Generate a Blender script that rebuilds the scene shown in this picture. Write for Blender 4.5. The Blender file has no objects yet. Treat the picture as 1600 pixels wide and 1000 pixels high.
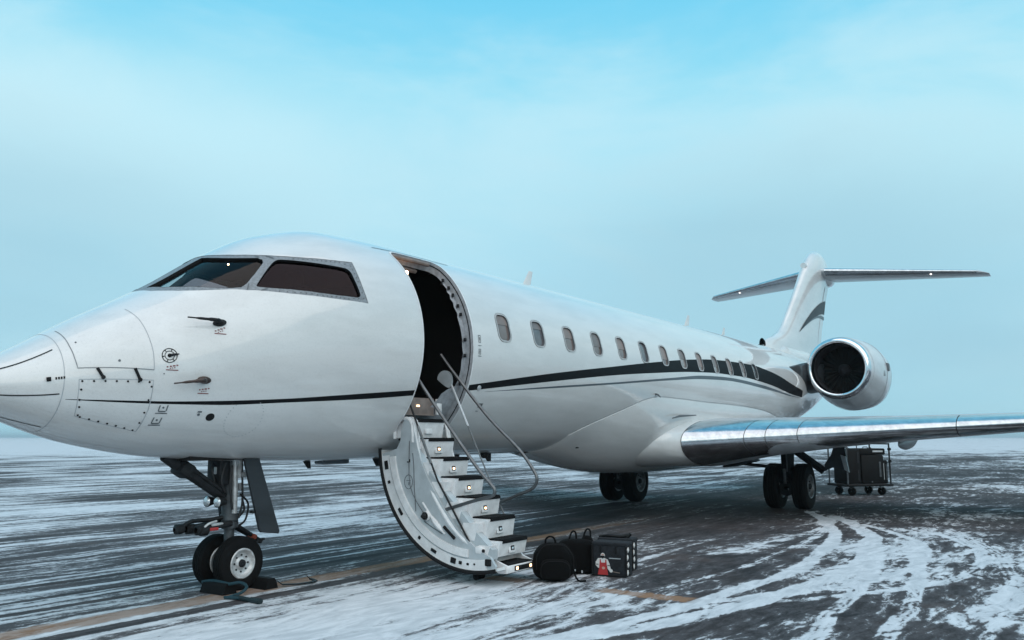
import bpy, bmesh, math, random
from math import sin, cos, pi, radians, sqrt, atan2, degrees
from mathutils import Vector, Matrix
from mathutils.geometry import delaunay_2d_cdt
random.seed(7)
scn = bpy.context.scene
COL = scn.collection

# ------------------------------------------------------------------ camera
cam_d = bpy.data.cameras.new('camera')
cam_d.sensor_width = 36.0
cam_d.lens = 36.0 * 1304.9 / 1600.0
cam_d.clip_start = 0.1
cam_d.clip_end = 9000
cam = bpy.data.objects.new('camera', cam_d)
COL.objects.link(cam)
_r = Vector((0.56179501, -0.82727647, 0.0)); _u = Vector((-0.11500275, -0.0780972, 0.99029046)); _f = Vector((0.819244, 0.55634024, 0.13901369))
M = Matrix((( _r.x, _u.x, -_f.x), (_r.y, _u.y, -_f.y), (_r.z, _u.z, -_f.z))).to_4x4()
M.translation = Vector((-2.51536, -7.43595, 1.53882))
cam.matrix_world = M
scn.camera = cam

# ------------------------------------------------------------------ sky, sun, exposure
SUN_EL, SUN_DIR = radians(56), Vector((-0.46, -0.72, 0.0)).normalized()
world = bpy.data.worlds.new('World')
scn.world = world
world.use_nodes = True
nt = world.node_tree
nt.nodes.clear()
def N(t, kind, **kw):
    n = t.nodes.new(kind)
    for k, v in kw.items():
        if k == 'ins':
            for a, b in v.items(): n.inputs[a].default_value = b
        else: setattr(n, k, v)
    return n
def ramp(t, stops, interp='EASE'):
    n = t.nodes.new('ShaderNodeValToRGB'); cr = n.color_ramp; cr.interpolation = interp
    while len(cr.elements) > 1: cr.elements.remove(cr.elements[-1])
    for i, (p, c) in enumerate(stops):
        e = cr.elements[0] if i == 0 else cr.elements.new(p)
        e.position = p; e.color = (*c, 1) if len(c) == 3 else c
    return n
sky = N(nt, 'ShaderNodeTexSky', sky_type='NISHITA', sun_disc=False)
sky.sun_elevation = SUN_EL
sky.sun_rotation = atan2(SUN_DIR.x, SUN_DIR.y)
sky.air_density = 1.0; sky.dust_density = 2.0; sky.ozone_density = 1.0
geo = N(nt, 'ShaderNodeTexCoord')
sep = N(nt, 'ShaderNodeSeparateXYZ')
nt.links.new(geo.outputs['Generated'], sep.inputs[0])
# air: blue-green gradient from the hazy horizon to the zenith, broken by soft cloud
grad = ramp(nt, [(0.0, (.36, .66, .79)), (.10, (.37, .67, .81)), (.20, (.42, .74, .88)), (.30, (.44, .79, .91)), (.39, (.30, .74, .92)), (.50, (.16, .64, .91)), (1.0, (.10, .45, .78))], 'LINEAR')
nt.links.new(sep.outputs['Z'], grad.inputs[0])
mp = N(nt, 'ShaderNodeMapping'); mp.inputs['Scale'].default_value = (1.5, 1.5, 4.2)
mp.inputs['Location'].default_value = (.35, .1, .62)
nt.links.new(geo.outputs['Generated'], mp.inputs[0])
cl = N(nt, 'ShaderNodeTexNoise', ins={'Scale': 1.6, 'Detail': 8.0, 'Roughness': .58, 'Distortion': .35})
nt.links.new(mp.outputs[0], cl.inputs['Vector'])
clr = ramp(nt, [(.36, (0, 0, 0)), (.68, (1, 1, 1))])
nt.links.new(cl.outputs['Fac'], clr.inputs[0])
elev = ramp(nt, [(0.0, (.15,)*3), (.12, (.45,)*3), (.26, (.95,)*3), (.40, (.5,)*3), (.56, (.25,)*3), (1.0, (.35,)*3)])
nt.links.new(sep.outputs['Z'], elev.inputs[0])
mm = N(nt, 'ShaderNodeMath', operation='MULTIPLY'); nt.links.new(clr.outputs[0], mm.inputs[0]); nt.links.new(elev.outputs[0], mm.inputs[1])
mixc = N(nt, 'ShaderNodeMix', data_type='RGBA'); mixc.inputs[7].default_value = (.64, .88, .95, 1)
nt.links.new(mm.outputs[0], mixc.inputs[0]); nt.links.new(grad.outputs[0], mixc.inputs[6])
# grey-blue cloud bank low down
cl2 = N(nt, 'ShaderNodeTexNoise', ins={'Scale': 1.9, 'Detail': 4.0, 'Roughness': .5, 'Distortion': .2})
mp2 = N(nt, 'ShaderNodeMapping'); mp2.inputs['Scale'].default_value = (1.2, 1.2, 5.5); mp2.inputs['Location'].default_value = (3.1, 1.7, 0.4)
nt.links.new(geo.outputs['Generated'], mp2.inputs[0]); nt.links.new(mp2.outputs[0], cl2.inputs['Vector'])
c2r = ramp(nt, [(.46, (0, 0, 0)), (.70, (1, 1, 1))]); nt.links.new(cl2.outputs['Fac'], c2r.inputs[0])
el2 = ramp(nt, [(0.0, (.2,)*3), (.12, (.6,)*3), (.22, (.5,)*3), (.33, (.0,)*3)]); nt.links.new(sep.outputs['Z'], el2.inputs[0])
m2 = N(nt, 'ShaderNodeMath', operation='MULTIPLY'); nt.links.new(c2r.outputs[0], m2.inputs[0]); nt.links.new(el2.outputs[0], m2.inputs[1])
mixd = N(nt, 'ShaderNodeMix', data_type='RGBA'); mixd.inputs[7].default_value = (.35, .61, .74, 1)
nt.links.new(m2.outputs[0], mixd.inputs[0]); nt.links.new(mixc.outputs[2], mixd.inputs[6])
def bank(prev, px, py, width, col, amt, nz):
    d = (_f + _r * ((px - 800) / 1304.9) - _u * ((py - 500) / 1304.9)).normalized()
    mpd = N(nt, 'ShaderNodeVectorMath', operation='SUBTRACT'); nt.links.new(geo.outputs['Generated'], mpd.inputs[0]); mpd.inputs[1].default_value = d
    st = N(nt, 'ShaderNodeVectorMath', operation='MULTIPLY'); st.inputs[1].default_value = (1, 1, 2.6); nt.links.new(mpd.outputs[0], st.inputs[0])
    ln_ = N(nt, 'ShaderNodeVectorMath', operation='LENGTH'); nt.links.new(st.outputs[0], ln_.inputs[0])
    ad = N(nt, 'ShaderNodeMath', operation='MULTIPLY_ADD'); nt.links.new(nz.outputs['Fac'], ad.inputs[0]); ad.inputs[1].default_value = -.95 * width; nt.links.new(ln_.outputs['Value'], ad.inputs[2])
    mr = N(nt, 'ShaderNodeMapRange', interpolation_type='SMOOTHSTEP', ins={1: width * .62, 2: -.28 * width, 3: 0, 4: amt}); nt.links.new(ad.outputs[0], mr.inputs[0])
    mx = N(nt, 'ShaderNodeMix', data_type='RGBA'); mx.inputs[7].default_value = (*col, 1); nt.links.new(mr.outputs[0], mx.inputs[0]); nt.links.new(prev.outputs[2], mx.inputs[6]); return mx
for args in ((330, 240, .42, (.58, .87, .96), .7), (1480, 270, .36, (.55, .85, .94), .65), (880, 240, .32, (.46, .81, .95), .35), (1250, 420, .44, (.345, .62, .745), .8), (60, 390, .40, (.37, .645, .765), .7), (640, 330, .30, (.44, .75, .87), .4)):
    mixd = bank(mixd, *args, cl)
sc10 = N(nt, 'ShaderNodeVectorMath', operation='SCALE'); sc10.inputs['Scale'].default_value = 10.0
nt.links.new(mixd.outputs[2], sc10.inputs[0])
mixs = N(nt, 'ShaderNodeMix', data_type='RGBA'); mixs.inputs[0].default_value = .93
nt.links.new(sky.outputs[0], mixs.inputs[6]); nt.links.new(sc10.outputs[0], mixs.inputs[7])
bg = N(nt, 'ShaderNodeBackground'); bg.inputs['Strength'].default_value = 0.1
nt.links.new(mixs.outputs[2], bg.inputs[0])
wo = N(nt, 'ShaderNodeOutputWorld'); nt.links.new(bg.outputs[0], wo.inputs[0])

sun_d = bpy.data.lights.new('sun', 'SUN')
sun_d.energy = 2.15; sun_d.angle = radians(95); sun_d.color = (1.0, .80, .66)
sun = bpy.data.objects.new('sun', sun_d); COL.objects.link(sun)
sv = Vector((SUN_DIR.x * cos(SUN_EL), SUN_DIR.y * cos(SUN_EL), sin(SUN_EL)))
sun.rotation_euler = (-sv).to_track_quat('-Z', 'Y').to_euler()
sun.location = sv * 60
scn.view_settings.view_transform = 'Standard'
scn.view_settings.look = 'None'
scn.view_settings.exposure = 0.08
scn.view_settings.gamma = 1.0
scn.view_settings.use_curve_mapping = False

# ------------------------------------------------------------------ materials
def new_mat(name):
    m = bpy.data.materials.new(name); m.use_nodes = True
    t = m.node_tree; t.nodes.clear()
    out = t.nodes.new('ShaderNodeOutputMaterial'); b = t.nodes.new('ShaderNodeBsdfPrincipled')
    t.links.new(b.outputs[0], out.inputs[0])
    return m, t, b, out
def simple(name, col, rough=.5, metal=0., var=.12, vscale=9., bump=.0, bscale=40., coat=0., coat_r=.05, spec=.5, rvar=.1):
    m, t, b, _ = new_mat(name)
    tc = N(t, 'ShaderNodeTexCoord')
    nz = N(t, 'ShaderNodeTexNoise', ins={'Scale': vscale, 'Detail': 5.0, 'Roughness': .6}); t.links.new(tc.outputs['Object'], nz.inputs['Vector'])
    lo = tuple(c * (1 - var) for c in col); hi = tuple(min(1, c * (1 + var)) for c in col)
    r = ramp(t, [(.3, lo), (.7, hi)]); t.links.new(nz.outputs['Fac'], r.inputs[0]); t.links.new(r.outputs[0], b.inputs['Base Color'])
    rr = N(t, 'ShaderNodeMapRange', ins={3: max(.02, rough - rvar * rough), 4: min(1, rough + rvar * rough)}); t.links.new(nz.outputs['Fac'], rr.inputs[0]); t.links.new(rr.outputs[0], b.inputs['Roughness'])
    b.inputs['Metallic'].default_value = metal
    b.inputs['Coat Weight'].default_value = coat; b.inputs['Coat Roughness'].default_value = coat_r
    b.inputs['Specular IOR Level'].default_value = spec
    if bump:
        n2 = N(t, 'ShaderNodeTexNoise', ins={'Scale': bscale, 'Detail': 4.0}); t.links.new(tc.outputs['Object'], n2.inputs['Vector'])
        bp = N(t, 'ShaderNodeBump', ins={'Strength': bump, 'Distance': .01}); t.links.new(n2.outputs['Fac'], bp.inputs['Height']); t.links.new(bp.outputs[0], b.inputs['Normal'])
    return m
def paint(name, col, grime=.12, rough=.32, coat=.55):
    m, t, b, _ = new_mat(name)
    tc = N(t, 'ShaderNodeTexCoord')
    mp = N(t, 'ShaderNodeMapping'); mp.inputs['Scale'].default_value = (.5, 2.2, 2.2); t.links.new(tc.outputs['Object'], mp.inputs[0])
    nz = N(t, 'ShaderNodeTexNoise', ins={'Scale': 1.6, 'Detail': 8.0, 'Roughness': .65}); t.links.new(mp.outputs[0], nz.inputs['Vector'])
    r = ramp(t, [(.35, tuple(c * (1 - grime) for c in col)), (.62, col)]); t.links.new(nz.outputs['Fac'], r.inputs[0])
    # fine salt-and-frost speckle
    n3 = N(t, 'ShaderNodeTexNoise', ins={'Scale': 55.0, 'Detail': 3.0}); t.links.new(tc.outputs['Object'], n3.inputs['Vector'])
    r3 = ramp(t, [(.25, (.90, .90, .90)), (.5, (1, 1, 1))]); t.links.new(n3.outputs['Fac'], r3.inputs[0])
    mx = N(t, 'ShaderNodeMix', data_type='RGBA', blend_type='MULTIPLY'); mx.inputs[0].default_value = .7
    t.links.new(r.outputs[0], mx.inputs[6]); t.links.new(r3.outputs[0], mx.inputs[7]); t.links.new(mx.outputs[2], b.inputs['Base Color'])
    rr = N(t, 'ShaderNodeMapRange', ins={3: rough * .8, 4: rough * 1.35}); t.links.new(nz.outputs['Fac'], rr.inputs[0]); t.links.new(rr.outputs[0], b.inputs['Roughness'])
    b.inputs['Coat Weight'].default_value = coat; b.inputs['Coat Roughness'].default_value = .02; b.inputs['Coat IOR'].default_value = 1.5; b.inputs['Specular IOR Level'].default_value = .5 if coat > .2 else .15
    n2 = N(t, 'ShaderNodeTexNoise', ins={'Scale': 1.3, 'Detail': 2.0}); t.links.new(tc.outputs['Object'], n2.inputs['Vector'])
    bp = N(t, 'ShaderNodeBump', ins={'Strength': .10, 'Distance': .02}); t.links.new(n2.outputs['Fac'], bp.inputs['Height'])
    t.links.new(bp.outputs[0], b.inputs['Normal']); t.links.new(bp.outputs[0], b.inputs['Coat Normal'])
    return m
def emit(name, col, s):
    m, t, b, out = new_mat(name)
    b.inputs['Base Color'].default_value = (*col, 1); b.inputs['Emission Color'].default_value = (*col, 1); b.inputs['Emission Strength'].default_value = s
    return m
WHITE = paint('white_paint', (.68, .67, .66), .10, .34, 1.0)
BLACKP = paint('black_paint', (.004, .0045, .006), .3, .6, .03)
GREYP = paint('grey_paint', (.10, .12, .135), .2, .4, .2)
DGREY = paint('dark_grey_paint', (.035, .040, .046), .25, .5, .1)
WINGP = paint('wing_grey_paint', (.42, .44, .46), .2, .4, .3)
CHROME = simple('polished_metal', (.54, .56, .58), .20, 1.0, .14, 7., .10, 30., rvar=.5)
LIP = simple('inlet_lip_metal', (.72, .73, .75), .12, 1.0, .10, 6., .06, 20., rvar=.5)
SEAM = simple('seam', (.10, .11, .12), .6)
NSEAM = simple('nose_seam', (.20, .21, .22), .5)
SEAMS = simple('soft_seam', (.36, .38, .40), .5)
BLACK = simple('black_plastic', (.006, .006, .007), .55, 0, .3, 20, .2, 90, 0, .05, .3)
RUBBER = simple('tyre_rubber', (.005, .005, .0055), .85, 0, .35, 25, .35, 120, 0, .05, .2)
SEAL = simple('seal_rubber', (.007, .007, .008), .7, 0, .2, 30, 0, 40, 0, .05, .25)
GEARM = simple('gear_metal', (.085, .093, .10), .5, .4, .3, 14, .2, 60)
GEARD = simple('dark_gear_metal', (.018, .019, .021), .6, .2, .4, 18, .25, 70, 0, .05, .3)
HOSE = simple('hose', (.02, .02, .022), .5)
RIM = simple('wheel_rim', (.55, .55, .55), .4, .35, .25, 16, .15, 60)
STEEL = simple('rail_steel', (.15, .153, .157), .36, .9, .15, 12)
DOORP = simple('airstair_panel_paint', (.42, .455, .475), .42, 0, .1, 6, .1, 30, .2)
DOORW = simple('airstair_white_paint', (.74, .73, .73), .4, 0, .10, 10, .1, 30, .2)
TREAD = simple('tread_grip', (.006, .006, .007), .95, 0, .3, 60, .6, 300, 0, .05, .2)
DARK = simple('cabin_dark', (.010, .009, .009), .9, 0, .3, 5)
JAMB = simple('door_jamb', (.34, .35, .37), .5, 0, .2, 18, .2, 50)
BROWN = simple('cabin_trim', (.20, .155, .135), .5, 0, .2, 12)
FRAMEM = simple('window_frame_metal', (.22, .235, .25), .5, .3, .22, 40, .3, 160)
RED = simple('red_marking', (.42, .03, .03), .6)
FABRIC = simple('black_fabric', (.002, .002, .0022), 1.0, 0, .4, 30, .8, 260, 0, .05, .2)
GFAB = simple('grey_fabric', (.019, .021, .025), .9, 0, .25, 30, .6, 220, 0, .05, .3)
SILVER = simple('silver_trim', (.55, .56, .57), .35, .4, .1)
TEAL = simple('teal_rope', (.008, .045, .062), .7, 0, .3, 60, .8, 200)
WARM = emit('warm_lamp', (1.0, .62, .36), 3.6)
WARMS = emit('warm_cabin_lamp', (1.0, .66, .40), 14.0)
NAV = emit('white_beacon', (1.0, .9, .85), 1.5)
LENS = simple('lamp_lens', (.75, .78, .8), .08, .6, .1)
def glass(name, tint, rough=.03, film=(1, 1, 1)):
    m, t, b, out = new_mat(name)
    tr = N(t, 'ShaderNodeBsdfTransparent'); tr.inputs[0].default_value = (*tint, 1)
    gl = N(t, 'ShaderNodeBsdfGlossy'); gl.inputs['Roughness'].default_value = rough; gl.inputs['Color'].default_value = (*film, 1)
    lw = N(t, 'ShaderNodeLayerWeight'); pw = N(t, 'ShaderNodeMath', operation='POWER'); pw.inputs[1].default_value = 5.0; t.links.new(lw.outputs['Facing'], pw.inputs[0])
    fr = N(t, 'ShaderNodeMath', operation='MULTIPLY_ADD'); fr.inputs[1].default_value = .93; fr.inputs[2].default_value = .055; t.links.new(pw.outputs[0], fr.inputs[0])
    mx = N(t, 'ShaderNodeMixShader'); t.links.new(fr.outputs[0], mx.inputs[0]); t.links.new(tr.outputs[0], mx.inputs[1]); t.links.new(gl.outputs[0], mx.inputs[2])
    t.links.new(mx.outputs[0], out.inputs[0])
    return m
FANGREY = simple('inlet_dark', (.035, .033, .036), .8, 0, .3, 8, 0, 40, 0, .05, .1)
GLASS1 = glass('windscreen_glass', (.84, .86, .86), .03, (.46, .42, .40))
GLASS2 = glass('tinted_side_glass', (.38, .27, .28), .05, (.33, .26, .27))
def shade_mat(name, c0, c1):
    return simple(name, c0, .22, 0, .25, 4.0, 0, 40, .5)
WINPANE = [shade_mat('cabin_pane_%s' % k, c, c) for k, c in (('warm', (.155, .115, .105)), ('cool', (.10, .092, .098)), ('pale', (.26, .225, .21)), ('dark', (.02, .018, .02)))]

# ------------------------------------------------------------------ mesh helpers
class MB:
    def __init__(s): s.v = []; s.f = []; s.m = []
    def add(s, vs, fs, mi=0):
        o = len(s.v); s.v += [tuple(p) for p in vs]; s.f += [tuple(i + o for i in f) for f in fs]; s.m += [mi] * len(fs); return s
    def box(s, c, size, R=None, mi=0):
        hx, hy, hz = size[0] / 2, size[1] / 2, size[2] / 2
        P = [Vector((x, y, z)) for x in (-hx, hx) for y in (-hy, hy) for z in (-hz, hz)]
        if R is not None: P = [R @ p for p in P]
        c = Vector(c)
        return s.add([c + p for p in P], [(0, 1, 3, 2), (4, 6, 7, 5), (0, 4, 5, 1), (2, 3, 7, 6), (0, 2, 6, 4), (1, 5, 7, 3)], mi)
    def rbox(s, c, size, r=.01, seg=2, R=None, mi=0):
        bm = bmesh.new(); bmesh.ops.create_cube(bm, size=1.0)
        for v in bm.verts: v.co = Vector((v.co.x * size[0], v.co.y * size[1], v.co.z * size[2]))
        bmesh.ops.bevel(bm, geom=bm.edges[:], offset=min(r, min(size) * .45), segments=seg, affect='EDGES', profile=.5)
        bm.verts.index_update(); c = Vector(c)
        vs = [c + ((R @ v.co) if R is not None else v.co) for v in bm.verts]; fs = [[v.index for v in f.verts] for f in bm.faces]; bm.free()
        return s.add(vs, fs, mi)
    def tube(s, pts, r, n=12, mi=0, closed=False, smooth=0):
        pts = [Vector(p) for p in pts]
        if smooth:
            Q = []
            L = len(pts)
            for i in range(L - (0 if closed else 1)):
                p0 = pts[(i - 1) % L] if (closed or i > 0) else pts[i]; p1 = pts[i]; p2 = pts[(i + 1) % L]; p3 = pts[(i + 2) % L] if (closed or i + 2 < L) else p2
                for k in range(smooth):
                    t = k / smooth
                    Q.append(.5 * ((2 * p1) + (p2 - p0) * t + (2 * p0 - 5 * p1 + 4 * p2 - p3) * t * t + (3 * p1 - p0 - 3 * p2 + p3) * t ** 3))
            if not closed: Q.append(pts[-1])
            pts = Q
        L = len(pts); rs = r if isinstance(r, (list, tuple)) else [r] * L
        if len(rs) != L: rs = [rs[min(len(rs) - 1, int(i * len(rs) / L))] for i in range(L)]
        T = []
        for i in range(L):
            a = pts[(i - 1) % L] if (closed or i) else pts[0]; b = pts[(i + 1) % L] if (closed or i < L - 1) else pts[-1]
            T.append((b - a).normalized())
        ref = Vector((0, 0, 1)) if abs(T[0].z) < .9 else Vector((1, 0, 0))
        nrm = (ref - T[0] * ref.dot(T[0])).normalized(); V = []
        for i in range(L):
            nrm = (nrm - T[i] * nrm.dot(T[i])).normalized(); bn = T[i].cross(nrm)
            V += [pts[i] + (nrm * cos(2 * pi * k / n) + bn * sin(2 * pi * k / n)) * rs[i] for k in range(n)]
        F = []
        for i in range(L if closed else L - 1):
            j = (i + 1) % L
            F += [(i * n + k, i * n + (k + 1) % n, j * n + (k + 1) % n, j * n + k) for k in range(n)]
        if not closed: F += [tuple(range(n - 1, -1, -1)), tuple((L - 1) * n + k for k in range(n))]
        return s.add(V, F, mi)
    def lathe(s, prof, o, ax, n=32, mi=0, sq=None):
        o = Vector(o); ax = Vector(ax).normalized(); ref = Vector((0, 0, 1)) if abs(ax.z) < .9 else Vector((1, 0, 0))
        u = (ref - ax * ref.dot(ax)).normalized(); w = ax.cross(u); V = []
        for a, r in prof:
            for k in range(n):
                q = 2 * pi * k / n; V.append(o + ax * a + (u * cos(q) + w * sin(q)) * max(r, 1e-4))
        F = [(i * n + k, i * n + (k + 1) % n, (i + 1) * n + (k + 1) % n, (i + 1) * n + k) for i in range(len(prof) - 1) for k in range(n)]
        return s.add(V, F, mi)
    def prism(s, poly, ext, mi=0):
        n = len(poly); ext = Vector(ext); P = [Vector(p) for p in poly]
        return s.add(P + [p + ext for p in P], [tuple(range(n - 1, -1, -1)), tuple(range(n, 2 * n))] + [(k, (k + 1) % n, n + (k + 1) % n, n + k) for k in range(n)], mi)
    def loft(s, secs, mi=0, cap=True):
        n = len(secs[0]); V = [p for sc in secs for p in sc]
        F = [(i * n + k, i * n + (k + 1) % n, (i + 1) * n + (k + 1) % n, (i + 1) * n + k) for i in range(len(secs) - 1) for k in range(n)]
        if cap: F += [tuple(range(n - 1, -1, -1)), tuple((len(secs) - 1) * n + k for k in range(n))]
        return s.add(V, F, mi)
    def islands(s):
        up = list(range(len(s.v)))
        def root(i):
            while up[i] != i: up[i] = up[up[i]]; i = up[i]
            return i
        for f in s.f:
            a = root(f[0])
            for k in f[1:]: up[root(k)] = a
        out = {}
        for f, m in zip(s.f, s.m):
            g = out.setdefault(root(f[0]), (MB(), {})); mb, ids = g
            for k in f:
                if k not in ids: ids[k] = len(mb.v); mb.v.append(s.v[k])
            mb.f.append(tuple(ids[k] for k in f)); mb.m.append(m)
        return [g[0] for g in out.values()]
    def each(s, name, mats, parent=None, angle=35):
        return [m.build(name, mats, parent, angle) for m in s.islands()]
    def build(s, name, mats, parent=None, angle=35, normals=None, fix=True):
        me = bpy.data.meshes.new(name); me.from_pydata(s.v, [], s.f)
        if not isinstance(mats, (list, tuple)): mats = [mats]
        for m in mats: me.materials.append(m)
        me.polygons.foreach_set('material_index', s.m)
        if fix:
            bm = bmesh.new(); bm.from_mesh(me); bmesh.ops.recalc_face_normals(bm, faces=bm.faces[:]); bm.to_mesh(me); bm.free()
        me.shade_smooth()
        if normals is not None: me.normals_split_custom_set_from_vertices(normals)
        else: me.set_sharp_from_angle(angle=radians(angle))
        me.update()
        return link(name, me, parent)
ROOTS = {}
def world_loc(o):
    v = Vector((0, 0, 0))
    while o is not None: v += o.location; o = o.parent
    return v
def link(name, me, parent=None):
    o = bpy.data.objects.new(name, me); COL.objects.link(o)
    if parent is not None:
        o.parent = parent; o.location = -world_loc(parent)
    return o
def thing(name, loc, label, cat, group=None):
    o = bpy.data.objects.new(name, None); COL.objects.link(o); o.location = loc; o.empty_display_size = .3
    tag(o, label, cat, group); return o
def tag(o, label=None, cat=None, group=None, kind=None):
    if label: o['label'] = label
    if cat: o['category'] = cat
    if group: o['group'] = group
    if kind: o['kind'] = kind
    return o
def smooth(a, b, x):
    t = min(1, max(0, (x - a) / (b - a))); return t * t * (3 - 2 * t)
def pchip(xk, yk):
    n = len(xk); h = [xk[i + 1] - xk[i] for i in range(n - 1)]; d = [(yk[i + 1] - yk[i]) / h[i] for i in range(n - 1)]; m = [0.] * n
    m[0] = d[0]; m[-1] = d[-1]
    for i in range(1, n - 1):
        if d[i - 1] * d[i] > 0:
            w1 = 2 * h[i] + h[i - 1]; w2 = h[i] + 2 * h[i - 1]; m[i] = (w1 + w2) / (w1 / d[i - 1] + w2 / d[i])
    def f(x):
        i = 0
        while i < n - 2 and x > xk[i + 1]: i += 1
        t = min(1, max(0, (x - xk[i]) / h[i]))
        return (2 * t ** 3 - 3 * t * t + 1) * yk[i] + (t ** 3 - 2 * t * t + t) * h[i] * m[i] + (-2 * t ** 3 + 3 * t * t) * yk[i + 1] + (t ** 3 - t * t) * h[i] * m[i + 1]
    return f

# ------------------------------------------------------------------ ground
def ground_material():
    m, t, b, out = new_mat('snowy_apron')
    g = N(t, 'ShaderNodeNewGeometry'); P = g.outputs['Position']
    sp = N(t, 'ShaderNodeSeparateXYZ'); t.links.new(P, sp.inputs[0]); X, Y = sp.outputs[0], sp.outputs[1]
    def val(x):
        return x if not isinstance(x, (int, float)) else None
    def ma(op, a, b_=None, c=None, clamp=False):
        n = N(t, 'ShaderNodeMath', operation=op, use_clamp=clamp)
        for i, q in enumerate((a, b_, c)):
            if q is None: continue
            if isinstance(q, (int, float)): n.inputs[i].default_value = q
            else: t.links.new(q, n.inputs[i])
        return n.outputs[0]
    def ss(a, b_, x):
        n = N(t, 'ShaderNodeMapRange', interpolation_type='SMOOTHSTEP', ins={1: a, 2: b_}); t.links.new(x, n.inputs[0]); return n.outputs[0]
    def noise(scale, sx=1., sy=1., rot=0., det=5., rough=.55, dist=0., loc=(0, 0, 0), vec=None):
        mp = N(t, 'ShaderNodeMapping'); mp.inputs['Scale'].default_value = (sx, sy, 1); mp.inputs['Rotation'].default_value = (0, 0, radians(rot)); mp.inputs['Location'].default_value = loc
        t.links.new(vec if vec is not None else P, mp.inputs[0])
        n = N(t, 'ShaderNodeTexNoise', ins={'Scale': scale, 'Detail': det, 'Roughness': rough, 'Distortion': dist}); t.links.new(mp.outputs[0], n.inputs['Vector']); return n.outputs['Fac']
    # warped position for wind-drift
    wn = N(t, 'ShaderNodeTexNoise', ins={'Scale': .28, 'Detail': 3.0}); t.links.new(P, wn.inputs['Vector'])
    wv = N(t, 'ShaderNodeVectorMath', operation='SUBTRACT'); wv.inputs[1].default_value = (.5, .5, .5); t.links.new(wn.outputs['Color'], wv.inputs[0])
    wsc = N(t, 'ShaderNodeVectorMath', operation='MULTIPLY'); wsc.inputs[1].default_value = (1.6, 1.1, 0); t.links.new(wv.outputs[0], wsc.inputs[0])
    wp = N(t, 'ShaderNodeVectorMath', operation='ADD'); t.links.new(P, wp.inputs[0]); t.links.new(wsc.outputs[0], wp.inputs[1]); W = wp.outputs[0]
    st1 = noise(1.0, .15, 1.25, 9, 7, .64, .7, vec=W)
    st2 = noise(1.0, .17, 3.9, 6, 6, .64, .5, (3, 7, 0), vec=W)
    st3 = noise(1.0, .22, 13., 4, 3, .6, .1, (9, 3, 0))
    big = noise(.22, .7, 1.0, 12, 4, .55, .6, (5, 2, 0))
    mid = noise(1.0, .55, 1.15, 16, 7, .64, .9, (1, 9, 0), vec=W)
    grain = noise(13., .7, 1.2, 10, 6, .72, .6)
    fine = noise(5.5, .45, 1.5, 10, 6, .66, .6, vec=W)
    # streaked by the wind on the far side and by the nose, churned by tyres on the near right
    churn = ss(-2.0, -4.2, ma('SUBTRACT', Y, ma('MULTIPLY', ma('SUBTRACT', X, 5.), .24)))
    streak = ma('ADD', ma('ADD', ma('MULTIPLY', st1, .56), ma('MULTIPLY', st2, .46)), ma('SUBTRACT', ma('MULTIPLY', st3, .20), .10))
    churned = ma('ADD', ma('MULTIPLY', mid, .80), ma('SUBTRACT', ma('MULTIPLY', fine, .50), .15))
    mixn = N(t, 'ShaderNodeMix'); t.links.new(ma('MULTIPLY', churn, .75), mixn.inputs[0]); t.links.new(streak, mixn.inputs[2]); t.links.new(churned, mixn.inputs[3])
    C = ma('ADD', mixn.outputs[0], ma('MULTIPLY', ma('SUBTRACT', big, .5), .58))
    C = ma('ADD', C, ma('MULTIPLY', ma('SUBTRACT', grain, .5), .30))
    C = ma('ADD', C, ma('MULTIPLY', ma('SUBTRACT', fine, .5), .20))
    speck = noise(48., .8, 1.1, 0, 3, .75); C = ma('ADD', C, ma('MULTIPLY', ma('SUBTRACT', speck, .5), .16))
    C = ma('SUBTRACT', C, ma('MULTIPLY', churn, .08))
    # more snow out on the field
    dx = ma('SUBTRACT', X, 10.); d2 = ma('SQRT', ma('ADD', ma('MULTIPLY', dx, dx), ma('MULTIPLY', Y, Y)))
    C = ma('ADD', C, ma('MULTIPLY', ss(25., 140., d2), .26))
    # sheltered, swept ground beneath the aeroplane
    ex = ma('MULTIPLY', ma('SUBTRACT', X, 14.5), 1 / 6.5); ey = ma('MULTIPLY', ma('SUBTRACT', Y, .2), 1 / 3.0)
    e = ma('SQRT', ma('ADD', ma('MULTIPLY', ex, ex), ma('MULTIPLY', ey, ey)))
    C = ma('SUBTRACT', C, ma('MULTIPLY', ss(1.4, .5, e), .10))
    # blown-in snow along the near side of the taxi line
    q1 = ma('MULTIPLY', ss(-.7, -1.4, Y), ss(-4.6, -3.4, Y)); q1 = ma('MULTIPLY', q1, ss(7.5, 4.5, X))
    C = ma('ADD', C, ma('MULTIPLY', q1, .06))
    ripple = noise(3.2, .55, 2.0, 25, 4, .6, 1.2, (4, 4, 0)); C = ma('ADD', C, ma('MULTIPLY', ma('MULTIPLY', ss(-3.9, -5.2, Y), ss(13., 8., X)), ma('ADD', .035, ma('MULTIPLY', ma('SUBTRACT', ripple, .5), .42))))
    # tyre tracks
    def track(y0, x0, k, w, xa, xb, amp, seed):
        dxx = ma('SUBTRACT', X, x0); yc = ma('ADD', ma('MULTIPLY', ma('MULTIPLY', dxx, dxx), k), y0)
        wob = ma('MULTIPLY', ma('SUBTRACT', noise(.6, 1, 1, 0, 2, .5, 0, (seed, 0, 0)), .5), .25)
        d = ma('ABSOLUTE', ma('ADD', ma('SUBTRACT', Y, yc), wob)); dn = ma('MULTIPLY', d, ma('POWER', ma('ADD', 1., ma('POWER', ma('MULTIPLY', ma('ABSOLUTE', dxx), 2 * k), 2.)), -.5))
        rib = ma('MULTIPLY', ma('COSINE', ma('MULTIPLY', dn, 95.)), .035)
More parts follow.
